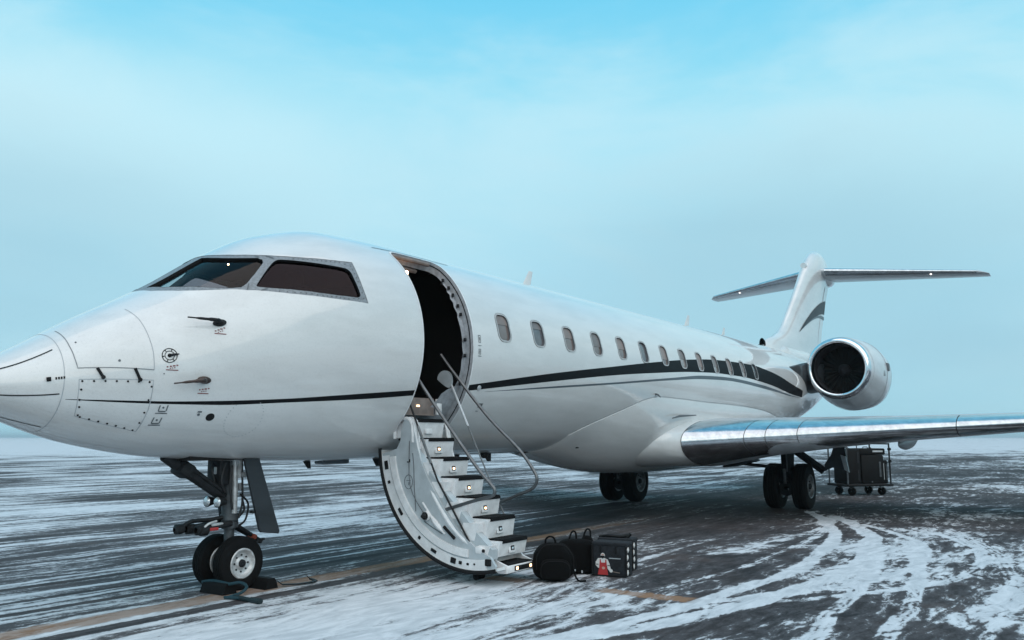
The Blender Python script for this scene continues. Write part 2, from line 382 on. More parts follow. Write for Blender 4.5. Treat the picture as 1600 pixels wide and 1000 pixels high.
        band = ma('MULTIPLY', ss(w * 1.15, w * .5, ma('ADD', dn, ma('MULTIPLY', ma('SUBTRACT', grain, .5), .12))), ma('MULTIPLY', ss(xa, xa + 1.5, X), ss(xb, xb - 2., X)))
        return ma('MULTIPLY', ma('MULTIPLY', band, ma('ADD', amp, rib)), ma('ADD', .25, ma('MULTIPLY', fine, 1.5)))
    for a in [(-4.50, 7.6, .030, .12, 1, 17, .24, 1), (-5.02, 8.2, .040, .14, 1, 16, .26, 4), (-5.65, 9.2, .085, .08, 4, 15, .16, 8), (-2.66, 5.0, .004, .07, 0, 11, .10, 12), (-3.3, 1.0, .004, .10, -4, 6, .10, 15), (-6.7, 7., .03, .12, 3, 15, .06, 41),
              (-6.9, 14., -.03, .2, 8, 26, .10, 20), (-7.5, 15., -.028, .2, 8, 28, .10, 23), (-6.3, 9.5, .095, .08, 4, 14, .15, 53), (-3.6, 12., .03, .09, 7, 18, .07, 54), (-7.2, 12., .02, .14, 5, 20, .08, 55), (-5.55, 3.5, .014, .10, 0, 12, .17, 57), (-6.1, 3.5, .016, .10, 0, 12, .15, 58), (-3.95, 9.0, .022, .08, 3, 16, .12, 59), (.75, 5., .001, .05, -6, 12, .14, 30), (1.3, 4., .001, .06, -6, 14, .14, 31), (2.1, 4., .0, .06, -6, 18, .12, 32), (-1.15, 3., .001, .07, -4, 5, .10, 33)]:
        C = ma('ADD', C, track(*a))
    def dark(y0, w, xa, xb, amp):
        d = ma('ABSOLUTE', ma('SUBTRACT', Y, y0)); return ma('MULTIPLY', ma('MULTIPLY', ss(w, w * .5, d), ma('MULTIPLY', ss(xa, xa + 1, X), ss(xb, xb - 1, X))), amp)
    for a in [(-.72, .13, -2, 4.8, .16), (.45, .08, -4, 8, .12), (1.0, .07, -4, 9, .12), (1.75, .1, -4, 9, .10)]:
        C = ma('SUBTRACT', C, dark(*a))
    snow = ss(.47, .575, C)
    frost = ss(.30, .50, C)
    # colours
    a1 = noise(.9, 1, 1, 0, 5, .6, 0, (8, 8, 0)); a2 = noise(60., 1, 1, 0, 2, .7)
    ar = ramp(t, [(.30, (.022, .021, .023)), (.52, (.036, .031, .032)), (.72, (.070, .053, .049))]); t.links.new(a1, ar.inputs[0])
    a2r = ramp(t, [(.3, (.62,) * 3), (.7, (1.3,) * 3)], 'LINEAR'); t.links.new(a2, a2r.inputs[0])
    am = N(t, 'ShaderNodeMix', data_type='RGBA', blend_type='MULTIPLY'); am.inputs[0].default_value = 1; t.links.new(ar.outputs[0], am.inputs[6]); t.links.new(a2r.outputs[0], am.inputs[7])
    # worn yellow paint: taxi line along the apron, a stop bar across it
    yl = ma('ABSOLUTE', ma('ADD', Y, .34)); ln = ma('MULTIPLY', ss(.20, .13, ma('ADD', yl, ma('MULTIPLY', ma('SUBTRACT', fine, .5), .22))), ma('ADD', .06, ma('MULTIPLY', ss(14., 7., X), .94)))
    bx = ma('ABSOLUTE', ma('SUBTRACT', X, 5.27)); by = ma('ABSOLUTE', ma('ADD', Y, 3.72)); by2 = ma('ABSOLUTE', ma('ADD', Y, 2.05)); br = ma('MULTIPLY', ss(.16, .09, ma('ADD', bx, ma('MULTIPLY', ma('SUBTRACT', fine, .5), .22))), ma('MAXIMUM', ss(.62, .42, by), ss(.32, .2, by2)))
    wear = ss(.30, .52, ma('ADD', ma('MULTIPLY', mid, .5), ma('MULTIPLY', grain, .5)))
    pm = ma('MULTIPLY', ma('MAXIMUM', ln, br), ma('ADD', ma('MULTIPLY', wear, .6), .32))
    yc = N(t, 'ShaderNodeMix', data_type='RGBA'); yc.inputs[7].default_value = (.29, .165, .095, 1); t.links.new(pm, yc.inputs[0]); t.links.new(am.outputs[2], yc.inputs[6])
    keep = ma('SUBTRACT', 1., ma('MULTIPLY', ma('MAXIMUM', ln, br), .76))
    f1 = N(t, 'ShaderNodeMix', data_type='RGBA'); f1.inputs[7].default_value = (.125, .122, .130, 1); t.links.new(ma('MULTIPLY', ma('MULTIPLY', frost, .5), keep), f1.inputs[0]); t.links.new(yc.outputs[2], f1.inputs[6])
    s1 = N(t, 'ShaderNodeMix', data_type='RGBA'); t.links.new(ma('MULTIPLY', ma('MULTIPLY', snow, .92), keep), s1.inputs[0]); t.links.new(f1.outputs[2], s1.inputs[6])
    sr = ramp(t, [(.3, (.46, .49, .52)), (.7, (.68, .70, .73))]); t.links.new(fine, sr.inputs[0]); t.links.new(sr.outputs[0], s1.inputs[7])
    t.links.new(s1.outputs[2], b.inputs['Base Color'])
    rg = N(t, 'ShaderNodeMapRange', ins={3: .8, 4: .92}); t.links.new(snow, rg.inputs[0]); t.links.new(rg.outputs[0], b.inputs['Roughness'])
    b.inputs['Specular IOR Level'].default_value = .12
    hh = ma('ADD', ma('MULTIPLY', snow, .6), ma('MULTIPLY', grain, .35))
    bp = N(t, 'ShaderNodeBump', ins={'Strength': .5, 'Distance': .02}); t.links.new(hh, bp.inputs['Height']); t.links.new(bp.outputs[0], b.inputs['Normal'])
    return m
GROUND = ground_material()
gm = MB()
rings = [0, 15, 40, 120, 400, 1500, 6000]; nseg = 64
V = [(10, 0, 0)]; F = []
for r in rings[1:]:
    V += [(10 + r * cos(2 * pi * k / nseg), r * sin(2 * pi * k / nseg), 0) for k in range(nseg)]
F += [(0, 1 + k, 1 + (k + 1) % nseg) for k in range(nseg)]
for i in range(len(rings) - 2):
    a, c = 1 + i * nseg, 1 + (i + 1) * nseg
    F += [(a + k, c + k, c + (k + 1) % nseg, a + (k + 1) % nseg) for k in range(nseg)]
gm.add(V, F)
tag(gm.build('ground', GROUND), kind='structure')

# ------------------------------------------------------------------ fuselage surface
RAD = 1.339
def axis_z(x): return 2.65 + .008686 * (x - 10)
fT = pchip([.28, .45, .8, 1.4, 2.1, 2.7, 3.3, 4.0, 5.0, 6.2, 20, 24, 27.5, 29.7], [-.60, -.50, -.343, .02, .416, .817, 1.135, 1.315, 1.352, RAD, RAD, 1.25, 1.05, .86])
fB = pchip([.28, .45, .8, 1.4, 2.2, 3.2, 4.5, 6.2, 17.5, 20, 23.75, 26, 29.7], [-.62, -.72, -.871, -1.083, -1.227, -1.301, -1.34, -RAD, -RAD, -1.15, -.62, -.12, .62])
fW = pchip([.28, .45, .8, 1.4, 2.2, 3.2, 4.5, 6.2, 17.5, 20, 23, 26, 29.7], [.01, .16, .355, .599, .875, 1.121, 1.293, RAD, RAD, 1.27, 1.0, .62, .12])
def S(x, ph):
    a = axis_z(x); zt = a + fT(x); zb = a + fB(x); w = fW(x)
    return Vector((x, -w * cos(ph), (zt + zb) / 2 + (zt - zb) / 2 * sin(ph)))
def Nrm(x, ph):
    e = 1e-3
    dx = S(x + e, ph) - S(x - e, ph); dp = S(x, ph + e) - S(x, ph - e)
    n = dx.cross(dp)
    if n.length < 1e-12: return Vector((-1, 0, 0))
    n.normalize()
    c = S(x, ph); 
    if n.dot(c - Vector((x + .15, 0, axis_z(x) + (fT(x) + fB(x)) / 2))) < 0: n = -n
    return n
def SO(x, ph, off): return S(x, ph) + Nrm(x, ph) * off
def z_to_phi(x, z):
    a = axis_z(x); zt = a + fT(x); zb = a + fB(x); return math.asin(max(-1, min(1, (z - (zt + zb) / 2) / ((zt - zb) / 2))))
VS = 1.25
def inside(p, poly):
    x, y = p; c = False; n = len(poly); j = n - 1
    for i in range(n):
        xi, yi = poly[i]; xj, yj = poly[j]
        if (yi > y) != (yj > y) and x < (xj - xi) * (y - yi) / (yj - yi) + xi: c = not c
        j = i
    return c
def bbox(poly): return (min(p[0] for p in poly), max(p[0] for p in poly), min(p[1] for p in poly), max(p[1] for p in poly))
def dens(poly, d=.07):
    out = []; n = len(poly)
    for i in range(n):
        a, b_ = poly[i], poly[(i + 1) % n]; L = max(1, int(max(abs(b_[0] - a[0]), abs(b_[1] - a[1]) * VS) / d))
        out += [(a[0] + (b_[0] - a[0]) * k / L, a[1] + (b_[1] - a[1]) * k / L) for k in range(L)]
    return out
def cdt_surface(pts, polys):
    """points and closed outlines (x, phi) -> 2D triangles conforming to the outlines"""
    vv = [Vector((p[0], p[1] * VS)) for p in pts]; ee = []
    for poly in polys:
        o = len(vv); vv += [Vector((p[0], p[1] * VS)) for p in poly]; n = len(poly)
        ee += [(o + k, o + (k + 1) % n) for k in range(n)]
    r = delaunay_2d_cdt(vv, ee, [], 0, 1e-5, False)
    return [(v.x, v.y / VS) for v in r[0]], r[2]
def emit_surface(V2, tris, off, mi_of, name, mats, parent, offf=None):
    used = {}; mb = MB(); nr = []
    def vid(i):
        if i not in used:
            used[i] = len(mb.v); x, ph = V2[i]; n = Nrm(x, ph); o = offf(x, ph) if offf else off
            mb.v.append(tuple(S(x, ph) + n * o)); nr.append(n)
        return used[i]
    for tr, mi in zip(tris, mi_of):
        ids = [vid(i) for i in tr]
        a, b_, c = (Vector(mb.v[k]) for k in ids)
        if (b_ - a).cross(c - a).dot(nr[ids[0]]) < 0: ids.reverse()
        mb.f.append(tuple(ids)); mb.m.append(mi)
    return mb, nr
def patch(name, outer, holes, off, mats, parent, d=.07, offf=None, use_n=True, both=None, dense=True):
    outer = dens(outer, d) if dense else outer; holes = [dens(h, d) if dense else h for h in holes]
    x0, x1, y0, y1 = bbox(outer); pts = []
    nx = int((x1 - x0) / d); ny = int((y1 - y0) * VS / d)
    for i in range(1, nx):
        for j in range(1, ny):
            p = (x0 + (x1 - x0) * i / nx, y0 + (y1 - y0) * j / ny)
            if inside(p, outer) and not any(inside(p, h) for h in holes): pts.append(p)
    V2, T = cdt_surface(pts, [outer] + holes)
    keep = []
    for tr in T:
        c = (sum(V2[i][0] for i in tr) / 3, sum(V2[i][1] for i in tr) / 3)
        if inside(c, outer) and not any(inside(c, h) for h in holes): keep.append(tr)
    mb, nr = emit_surface(V2, keep, off, [0] * len(keep), name, mats, parent, offf)
    return mb.build(name, mats, parent, 30, nr if use_n else None, fix=False)
def strip(name, line, w, off, mat, parent, closed=False, mb=None):
    """thin raised line of width w along (x, phi) points"""
    own = mb is None; mb = mb or MB(); L = len(line); P = [S(*p) for p in line]; Nn = [Nrm(*p) for p in line]; V = []
    for i in range(L):
        a = P[max(0, i - 1)] if not closed else P[i - 1]; b_ = P[min(L - 1, i + 1)] if not closed else P[(i + 1) % L]
        s = (b_ - a).normalized().cross(Nn[i]).normalized() * (w / 2); q = P[i] + Nn[i] * off
        V += [q - s, q + s]
    F = [(2 * i, 2 * i + 1, 2 * ((i + 1) % L) + 1, 2 * ((i + 1) % L)) for i in range(L if closed else L - 1)]
    mb.add(V, F)
    return mb.build(name, mat, parent) if own else mb
def line(pts, d=.06):
    out = []
    for a, b_ in zip(pts[:-1], pts[1:]):
        L = max(1, int(max(abs(b_[0] - a[0]), abs(b_[1] - a[1]) * VS) / d)); out += [(a[0] + (b_[0] - a[0]) * k / L, a[1] + (b_[1] - a[1]) * k / L) for k in range(L)]
    return out + [pts[-1]]
D = lambda L: [(x, radians(p)) for x, p in L]
mirror = lambda L: [(x, pi - p) for x, p in L][::-1]
def rrect(xa, xb, pa, pb, r, k=5, rx=None):
    rx = rx or r; out = []; rp = r / VS
    for cx, cy, a0 in ((xb - rx, pb - rp, 0), (xa + rx, pb - rp, 90), (xa + rx, pa + rp, 180), (xb - rx, pa + rp, 270)):
        for i in range(k + 1):
            a = radians(a0 + 90 * i / k); out.append((cx + rx * cos(a), cy + rp * sin(a)))
    return out

jet = thing('private_jet', (9.7, 0, 0), 'white twin engine private jet with black stripe and its forward door open', 'jet')

out_bottom = D([(1.975,90),(1.981,86.7),(2.008,73.7),(2.076,65.7),(2.154,58.9),(2.242,53.3),(2.313,49.5),(2.388,46.1),(2.467,43.0),(2.549,40.2),(2.606,38.1),(2.663,36.0),(2.728,34.4),(2.789,32.7),(2.917,29.1),(3.053,25.9),(3.199,23.3),(3.355,21.4),(3.492,19.8),(3.634,18.4),(3.786,17.3),(3.940,16.4)])
out_rest = D([(3.930,20.2),(3.919,24.0),(3.915,28.0),(3.913,31.7),(3.915,35.8),(3.921,40.1),(3.783,40.8),(3.659,42.1),(3.540,43.7),(3.418,45.4),(3.300,47.3),(3.192,49.7),(3.103,52.3),(3.022,55.4),(2.945,58.8),(2.873,62.9),(2.803,67.3),(2.749,72.9),(2.724,75.9),(2.707,79.5),(2.696,83.7),(2.69,90)])
half = out_bottom + out_rest
wind_outer = half + mirror(half)[1:-1]
G1 = D([(2.062,85.),(2.107,71.5),(2.184,63.7),(2.271,57.1),(2.352,51.2),(2.441,46.0),(2.542,41.7),(2.570,41.0),(2.598,40.3),(2.627,39.7),(2.644,40.0),(2.662,40.3),(2.680,40.6),(2.722,42.2),(2.769,44.0),(2.820,45.9),(2.857,47.4),(2.899,49.1),(2.941,50.7),(2.946,51.5),(2.951,52.3),(2.958,53.3),(2.948,53.9),(2.940,54.8),(2.936,55.8),(2.851,59.6),(2.773,64.0),(2.707,69.2),(2.678,72.8),(2.652,76.8),(2.637,85.)])
G2 = D([(2.760,37.3),(2.816,40.0),(2.871,42.5),(2.944,45.5),(3.016,48.0),(3.039,48.6),(3.061,48.9),(3.087,49.0),(3.113,48.6),(3.267,44.9),(3.440,41.7),(3.606,38.8),(3.790,36.1),(3.812,35.3),(3.828,34.3),(3.836,33.2),(3.839,32.0),(3.844,28.6),(3.853,25.4),(3.858,23.1),(3.862,20.9),(3.853,20.1),(3.838,19.6),(3.813,19.4),(3.789,19.5),(3.571,21.2),(3.368,23.5),(3.163,26.5),(2.977,30.3),(2.870,33.0),(2.772,36.0),(2.762,36.6)])
DOOR = rrect(4.735, 5.625, radians(-50), radians(57.5), .13, 6)
DOOR = [(p[0] + .03 * sin((p[1]) * 1.2) * 0, p[1]) for p in DOOR]
WX = [6.327 + .8453 * i for i in range(13)]
def win_outline(i, grow=0.):
    x = WX[i]; a = axis_z(x); za, zb = a + .155 - grow, a + .505 + grow
    return rrect(x - .135 - grow, x + .135 + grow, z_to_phi(x, za), z_to_phi(x, zb), .085 + grow, 4)
WINS = [win_outline(i) for i in range(13)]
def zpoly(top, bot): return [(x, z_to_phi(x, z)) for x, z in top] + [(x, z_to_phi(x, z)) for x, z in reversed(bot)]
def resamp(pts, a, b_, n):
    f = pchip([p[0] for p in pts], [p[1] for p in pts]); return [(a + (b_ - a) * k / n, f(a + (b_ - a) * k / n)) for k in range(n + 1)]
CT = [(1.15, 1.852), (1.41, 1.852), (1.86, 1.853), (2.3, 1.868), (3.07, 1.915), (3.59, 1.963), (4.08, 2.01), (4.735, 2.07)]
CB = [(1.151, 1.848), (1.42, 1.838), (1.87, 1.83), (2.32, 1.833), (3.09, 1.878), (3.61, 1.913), (4.10, 1.95), (4.735, 2.01)]
stripe1 = zpoly(resamp(CT, 1.15, 4.725, 40), resamp(CB, 1.151, 4.725, 40))
KT = [(5.6, 2.165), (7.52, 2.43), (9.34, 2.65), (10.86, 2.83), (12.57, 3.01), (13.9, 3.11), (15.4, 3.165), (16.47, 3.18), (17.5, 3.12), (18.04, 3.075), (18.65, 3.0), (19.2, 2.92), (20.6, 2.78)]
KB = [(5.6, 2.095), (7.56, 2.32), (9.34, 2.51), (10.83, 2.64), (12.67, 2.775), (14.28, 2.84), (15.55, 2.85), (16.63, 2.815), (17.69, 2.755), (18.6, 2.68), (19.4, 2.63), (20.6, 2.60)]
stripe2 = zpoly(resamp(KT, 5.635, 20.6, 120), resamp(KB, 5.635, 20.6, 120))
GT = [(5.99, 2.106), (7.58, 2.25), (9.37, 2.40), (11.69, 2.61), (13.15, 2.735), (14.87, 2.785), (16.9, 2.735), (18.13, 2.665), (19.2, 2.61), (20.4, 2.58)]
GB = [(6.0, 2.104), (7.6, 2.225), (9.38, 2.37), (11.7, 2.565), (13.14, 2.665), (14.86, 2.715), (16.9, 2.66), (18.1, 2.615), (19.2, 2.58), (20.4, 2.575)]
stripe3 = zpoly(resamp(GT, 6.0, 20.4, 110), resamp(GB, 6.0, 20.4, 110))

# holes, paint regions and a regular net, all in one conforming surface
BAY = [(x, -pi / 2 + dp) for x, dp in ((2.55, .20), (3.38, .20))] + [(x, -pi / 2 - dp) for x, dp in ((3.38, .20), (2.55, .20))]
holes = [dens(wind_outer, .06), dens(DOOR, .06)] + WINS
ringL = [-pi / 2 + .0, 3 * pi / 2]
xs = []
x = .30
while x < 29.65:
    xs.append(x); x += (.05 if x < .9 else .09 if x < 6.4 else .22 if x < 20 else .25)
xs.append(29.7)
NP = 88
pts = [(x, -pi / 2 + 2 * pi * j / NP) for x in xs for j in range(NP + 1)]
hb = [bbox(h) for h in holes]
pts = [p for p in pts if not any(b_[0] - .02 < p[0] < b_[1] + .02 and b_[2] - .02 < p[1] < b_[3] + .02 and inside(p, h) for h, b_ in zip(holes, hb))]
regions = [stripe1, stripe2, stripe3]
V2, T = cdt_surface(pts, holes + regions + [mirror(r) for r in regions])
rb = [(r, bbox(r), mi) for r, mi in ((stripe1, 1), (stripe2, 1), (stripe3, 2), (mirror(stripe1), 1), (mirror(stripe2), 1), (mirror(stripe3), 2))]
keep = []; mis = []
for tr in T:
    c = (sum(V2[i][0] for i in tr) / 3, sum(V2[i][1] for i in tr) / 3)
    if any(b_[0] < c[0] < b_[1] and b_[2] < c[1] < b_[3] and inside(c, h) for h, b_ in zip(holes, hb)): continue
    mi = 0
    for r, b_, k in rb:
        if b_[0] < c[0] < b_[1] and b_[2] < c[1] < b_[3] and inside(c, r): mi = k; break
    keep.append(tr); mis.append(mi)
mb, nr = emit_surface(V2, keep, 0, mis, 'fuselage', None, None)
tipn = len(mb.v)
mb.v.append((.262, 0, axis_z(.28) - .61)); nr.append(Vector((-1, 0, 0)))
FUS = mb.build('fuselage', [WHITE, BLACKP, GREYP], jet, 30, nr, fix=False)
nose_cap = MB().lathe([(0, 0), (.004, .012), (.02, .03)], (.258, 0, axis_z(.3) - .60), (1, 0, 0), 16)
nose_cap.build('nose_tip', WHITE, jet)
tail_cap = MB().lathe([(0, .12), (.12, .10), (.2, .05), (.22, 0)], (29.68, 0, axis_z(29.7) + .74), (1, 0, 0), 20)
tail_cap.build('tail_cone_tip', GEARM, jet)

# dark lining of cockpit and entrance, and the edge (jamb) round every opening
def jamb(name, outline, d0, d1, mat, parent):
    mb = MB(); n = len(outline)
    V = [SO(p[0], p[1], -d0) for p in outline] + [SO(p[0], p[1], -d1) for p in outline]
    mb.add(V, [(k, (k + 1) % n, n + (k + 1) % n, n + k) for k in range(n)])
    return mb.build(name, mat, parent, 40, fix=False)
lin_holes = [dens(wind_outer, .06), dens(DOOR, .06)]
lx = [1.75 + .16 * i for i in range(31)]
lp = [(x, -pi / 2 + 2 * pi * j / 60) for x in lx for j in range(61)]
lp = [p for p in lp if not any(inside(p, h) for h in lin_holes)]
V2, T = cdt_surface(lp, lin_holes)
keep = [tr for tr in T if not any(inside((sum(V2[i][0] for i in tr) / 3, sum(V2[i][1] for i in tr) / 3), h) for h in lin_holes)]
mb, nr = emit_surface(V2, keep, -.09, [0] * len(keep), '', None, None)
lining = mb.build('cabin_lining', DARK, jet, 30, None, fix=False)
mb = MB()
for x, h in ((1.78, None), (6.52, None)):
    R_ = [SO(x, 2 * pi * k / 40, -.10) for k in range(40)]
    mb.add(R_, [tuple(range(40))])
mb.each('bulkhead', DARK, lining)
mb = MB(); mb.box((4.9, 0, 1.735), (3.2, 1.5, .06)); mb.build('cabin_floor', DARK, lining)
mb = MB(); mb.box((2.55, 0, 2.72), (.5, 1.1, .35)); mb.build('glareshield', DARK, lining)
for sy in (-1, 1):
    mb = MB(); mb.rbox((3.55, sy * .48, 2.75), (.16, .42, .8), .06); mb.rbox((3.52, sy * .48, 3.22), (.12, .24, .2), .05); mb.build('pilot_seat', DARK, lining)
mb = MB(); mb.lathe([(0, .010), (.006, .008), (.008, 0)], (3.15, .16, 3.41), (-.4, -.8, -.3), 10); mb.build('cockpit_lamp', WARMS, lining)
mb = MB(); mb.rbox((4.45, -.35, 2.6), (.06, 1.0, 1.4), .02); mb.build('partition', DARK, lining)

# windscreen frame and panes
fr = patch('windscreen_frame', wind_outer, [G1, G2, mirror(G1), mirror(G2)], -.004, FRAMEM, jet, .08, dense=True)
jamb('frame_edge', dens(wind_outer, .06), -.0, .05, SEAM, fr)
for g, mt in ((G1, GLASS1), (G2, GLASS2), (mirror(G1), GLASS1), (mirror(G2), GLASS2)):
    p = patch('windscreen_pane', g, [], -.03, mt, fr, .09)
    jamb('pane_seal', dens(g, .06), .002, .06, SEAL, fr)
# retaining strips: dark joints across the frame, and the row of screws along the aft frame
sm = MB()
for a in ([(2.66, 36.2), (2.70, 39.9)], [(2.93, 58.2), (2.95, 56.2)], [(3.02, 55.2), (3.06, 50.8)], [(2.78, 33.0), (2.85, 33.0)]):
    strip('', line(D(a), .02), .012, .003, None, None, mb=sm)
sm.each('frame_joint', SEAM, fr)
mb = MB()
scr = line(D([(3.25, 46.8), (3.5, 43.0), (3.75, 40.0), (3.875, 37.5), (3.882, 28), (3.895, 19.0), (3.7, 18.9), (3.4, 21.8), (3.1, 26.0), (2.95, 29.2)]), .05)
for x, p in scr:
    mb.lathe([(0, .008), (.003, .008), (.004, 0)], SO(x, p, -.004), Nrm(x, p), 6)
tag(mb.build('frame_screws', SEAM, fr), kind='stuff')

# ------------------------------------------------------------------ cabin windows
WINRING = simple('window_ring', (.42, .42, .42), .45)
BLIND = [simple('blind_tan', (.235, .185, .17), .4, 0, .15, 5), simple('blind_grey', (.19, .165, .16), .4, 0, .15, 5)]
panes = [0, 1, 0, 0, 0, 1, 0, 2, 2, 2, 2, 2, 3]
for i in range(13):
    ring = patch('cabin_window', win_outline(i, .013), [win_outline(i, -.006)], .004, WINRING, jet, .05)
    jamb('window_reveal', win_outline(i, -.006), -.004, .035, SEAM, ring)
    patch('window_pane', win_outline(i, .0), [], -.022, WINPANE[panes[i]], ring, .06)
    if i not in (5, 12):
        ff = (.38, .3, .46, .62, .55, 0, .7, .5, .8, .62, .74, .66, 0)[i]; o_ = win_outline(i, -.004); lo_, hi_ = min(p[1] for p in o_), max(p[1] for p in o_); cut = hi_ - (hi_ - lo_) * ff
        bl = [(p[0], max(p[1], cut)) for p in o_]; bl2 = []
        for p in bl:
            if not bl2 or abs(p[0] - bl2[-1][0]) + abs(p[1] - bl2[-1][1]) > 1e-4: bl2.append(p)
        patch('window_blind', bl2, [], -.017, BLIND[i % 2], ring, .06)
    jamb('window_seal', win_outline(i, .018), -.0045, .001, SEAM, ring)

# ------------------------------------------------------------------ door opening
surround = jamb('door_frame', dens(DOOR, .05), -.002, .13, JAMB, jet)
# seal channel: two dark lines within the jamb and a pale outer lip
patch('door_lip', rrect(4.715, 5.648, radians(-51), radians(58.5), .14, 6), [rrect(4.733, 5.627, radians(-50), radians(57.5), .13, 6)], .003, DOORW, surround, .06)
ring = [(p[0], p[1]) for p in dens(DOOR, .05)]
mb = MB(); V = []; n = len(ring)
jamb('door_seal', [(5.18 + (p[0] - 5.18) * .992, p[1] * .995) for p in dens(DOOR, .05)], .035, .05, SEAL, surround)
# inner frame: a pale fluted edge with latch fittings standing in from it, as the photograph shows on the aft side
rnd = random.Random(3)
inner = rrect(4.73, 5.63, radians(-50), radians(57.5), .13, 6)
wob = [(5.60, 50), (5.585, 46), (5.565, 42), (5.575, 39), (5.54, 36), (5.56, 34), (5.53, 31), (5.55, 28), (5.53, 25), (5.555, 21), (5.535, 18), (5.55, 12), (5.56, 5), (5.555, 1), (5.575, -3), (5.555, -7), (5.565, -12), (5.56, -18), (5.53, -22), (5.42, -24), (5.33, -27), (5.30, -32), (5.22, -37), (5.10, -39), (4.98, -40), (4.86, -41), (4.77, -42)]
outer_in = [(4.77, -50), (5.50, -49.8), (5.60, -47), (5.622, -40), (5.624, 0), (5.624, 40), (5.62, 52)]
patch('door_inner_frame', D(outer_in[::-1] + [])[::-1] + D(wob), [], -.115, JAMB, surround, .06)
for ph in (44, 37.5, 32, 24.5, 19, 4, -5, -21):
    mb = MB(); mb.lathe([(0, .012), (.025, .012), (.025, .006), (.04, .006), (.04, 0)], SO(5.575 if ph > -15 else 5.56, radians(ph), -.112), -Nrm(5.57, radians(ph)), 10)
    mb.rbox(SO(5.585, radians(ph + 1), -.09), (.03, .03, .045), .006); mb.build('door_latch', GEARD, surround)
mb = MB()
hd = [SO(4.76 + .05 * k, radians(55.5), -.03) for k in range(15)]
mb.tube(hd, .028, 8); mb.build('header_trim', BROWN, surround)
mb = MB(); mb.rbox((5.05, -.60, 3.62), (.62, .10, .05), .015, R=Matrix.Rotation(radians(35), 3, 'X')); mb.build('header_panel', BROWN, surround)
mb = MB(); mb.lathe([(0, .028), (.012, .026), (.018, 0)], (4.88, -.885, 3.485), (-.3, -.9, -.3), 14); mb.build('entry_lamp', WARMS, surround)
mb = MB()
mb.rbox((5.04, -.965, 1.90), (.56, .03, .20), .008); mb.box((5.04, -.985, 1.80), (.56, .02, .012)); mb.build('sill_panel', BROWN, surround)
mb = MB(); mb.rbox((5.38, -1.0, 1.90), (.10, .03, .19), .008); mb.build('sill_bracket', DOORW, surround)
mb = MB(); mb.rbox((5.02, -.985, 1.905), (.05, .012, .022), .004); mb.build('sill_lamp', WARM, surround)
lamp = bpy.data.lights.new('entry_light', 'POINT'); lamp.energy = 1.2; lamp.color = (1, .62, .36); lamp.shadow_soft_size = .03
lo = bpy.data.objects.new('entry_light', lamp); COL.objects.link(lo); lo.parent = jet; lo.location = Vector((4.93, -.86, 3.42)) - jet.location

# ------------------------------------------------------------------ airstair door
XF, XA = 4.76, 5.60
CY, CZ, CR = -1.98, 1.46, 1.335
def arc(r, a0, a1, n): return [(CY + r * cos(radians(a0 + (a1 - a0) * k / n)), CZ + r * sin(radians(a0 + (a1 - a0) * k / n))) for k in range(n + 1)]
inner_edge = [(-2.29, .21), (-2.22, .30), (-2.06, .36), (-1.90, .47), (-1.73, .62), (-1.58, .79), (-1.45, .96), (-1.34, 1.12), (-1.255, 1.28), (-1.20, 1.44), (-1.17, 1.55), (-1.13, 1.70), (-1.06, 1.755), (-1.0, 1.73), (-.965, 1.62), (-.95, 1.50), (-.90, 1.41), (-.80, 1.38)]
side = arc(CR - .012, -5, -103, 40) + inner_edge
def yz_prism(poly, x0, x1): return MB().prism([(x0, y, z) for y, z in poly], (x1 - x0, 0, 0))
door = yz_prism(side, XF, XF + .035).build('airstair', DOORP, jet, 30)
def dpart(name, mb, mat, angle=35): return mb.build(name, mat, door, angle)
def band(name, r0, r1, a0, a1, x0, x1, mat, n=36):
    return dpart(name, yz_prism(arc(r0, a0, a1, n) + arc(r1, a1, a0, n), x0, x1), mat)
skin = arc(CR, -3, -105, 40); skin_in = arc(CR - .03, -105, -3, 40)
dpart('outer_skin', yz_prism(skin + skin_in, XF - .012, XA + .012), WHITE)
dpart('door_seal', MB().tube([(XF - .014, y, z) for y, z in arc(CR - .006, -2, -104, 44)], .021, 8), SEAL)
dpart('door_seal', MB().tube([(XA + .014, y, z) for y, z in arc(CR - .006, -2, -104, 44)], .021, 8), SEAL)
band('edge_flange', CR - .028, CR - .135, -6, -99, XF - .008, XF, DOORW)
band('raised_rib', CR - .155, CR - .235, -7, -88, XF - .022, XF, DOORW)
mb = MB()
for poly in ([(-.875, 1.33), (-.90, 1.20), (-.93, 1.05), (-1.0, .90), (-1.09, .76), (-1.12, .68), (-1.10, .64), (-1.16, .55), (-1.30, .44), (-1.50, .34), (-1.72, .28)], [(-1.14, 1.36), (-1.16, 1.20), (-1.17, 1.0), (-1.19, .82), (-1.20, .72)], [(-1.32, .62), (-1.44, .56), (-1.58, .50)]):
    mb.tube([(XF - .001, y, z) for y, z in poly], .0055, 6, smooth=3)
mb.each('panel_joint', SEAM, door)
mb = MB(); mb.tube([(XF - .001, -1.085 + .06 * cos(2 * pi * k / 20), 1.04 + .078 * sin(2 * pi * k / 20)) for k in range(20)], .004, 6, closed=True)
mb.box((XF - .001, -1.085, 1.055), (.006, .06, .006)); mb.box((XF - .001, -1.09, 1.02), (.006, .008, .035)); dpart('access_cover', mb, SEAM)
mb = MB()
for a, rr_, s in ((-11, .085, (.05, .10)), (-20, .08, (.035, .035)), (-37, .085, (.035, .09)), (-55, .09, (.035, .035)), (-66, .08, (.035, .08)), (-79, .085, (.06, .07)), (-83.5, .085, (.035, .04)), (-88, .085, (.025, .03)), (-92, .09, (.02, .02))):
    ra = radians(a); r_ = CR - rr_; R_ = Matrix.Rotation(ra, 3, 'X')
    mb.rbox((XF - .012, CY + r_ * cos(ra), CZ + r_ * sin(ra)), (.014, s[0], s[1]), .008, 2, R_)
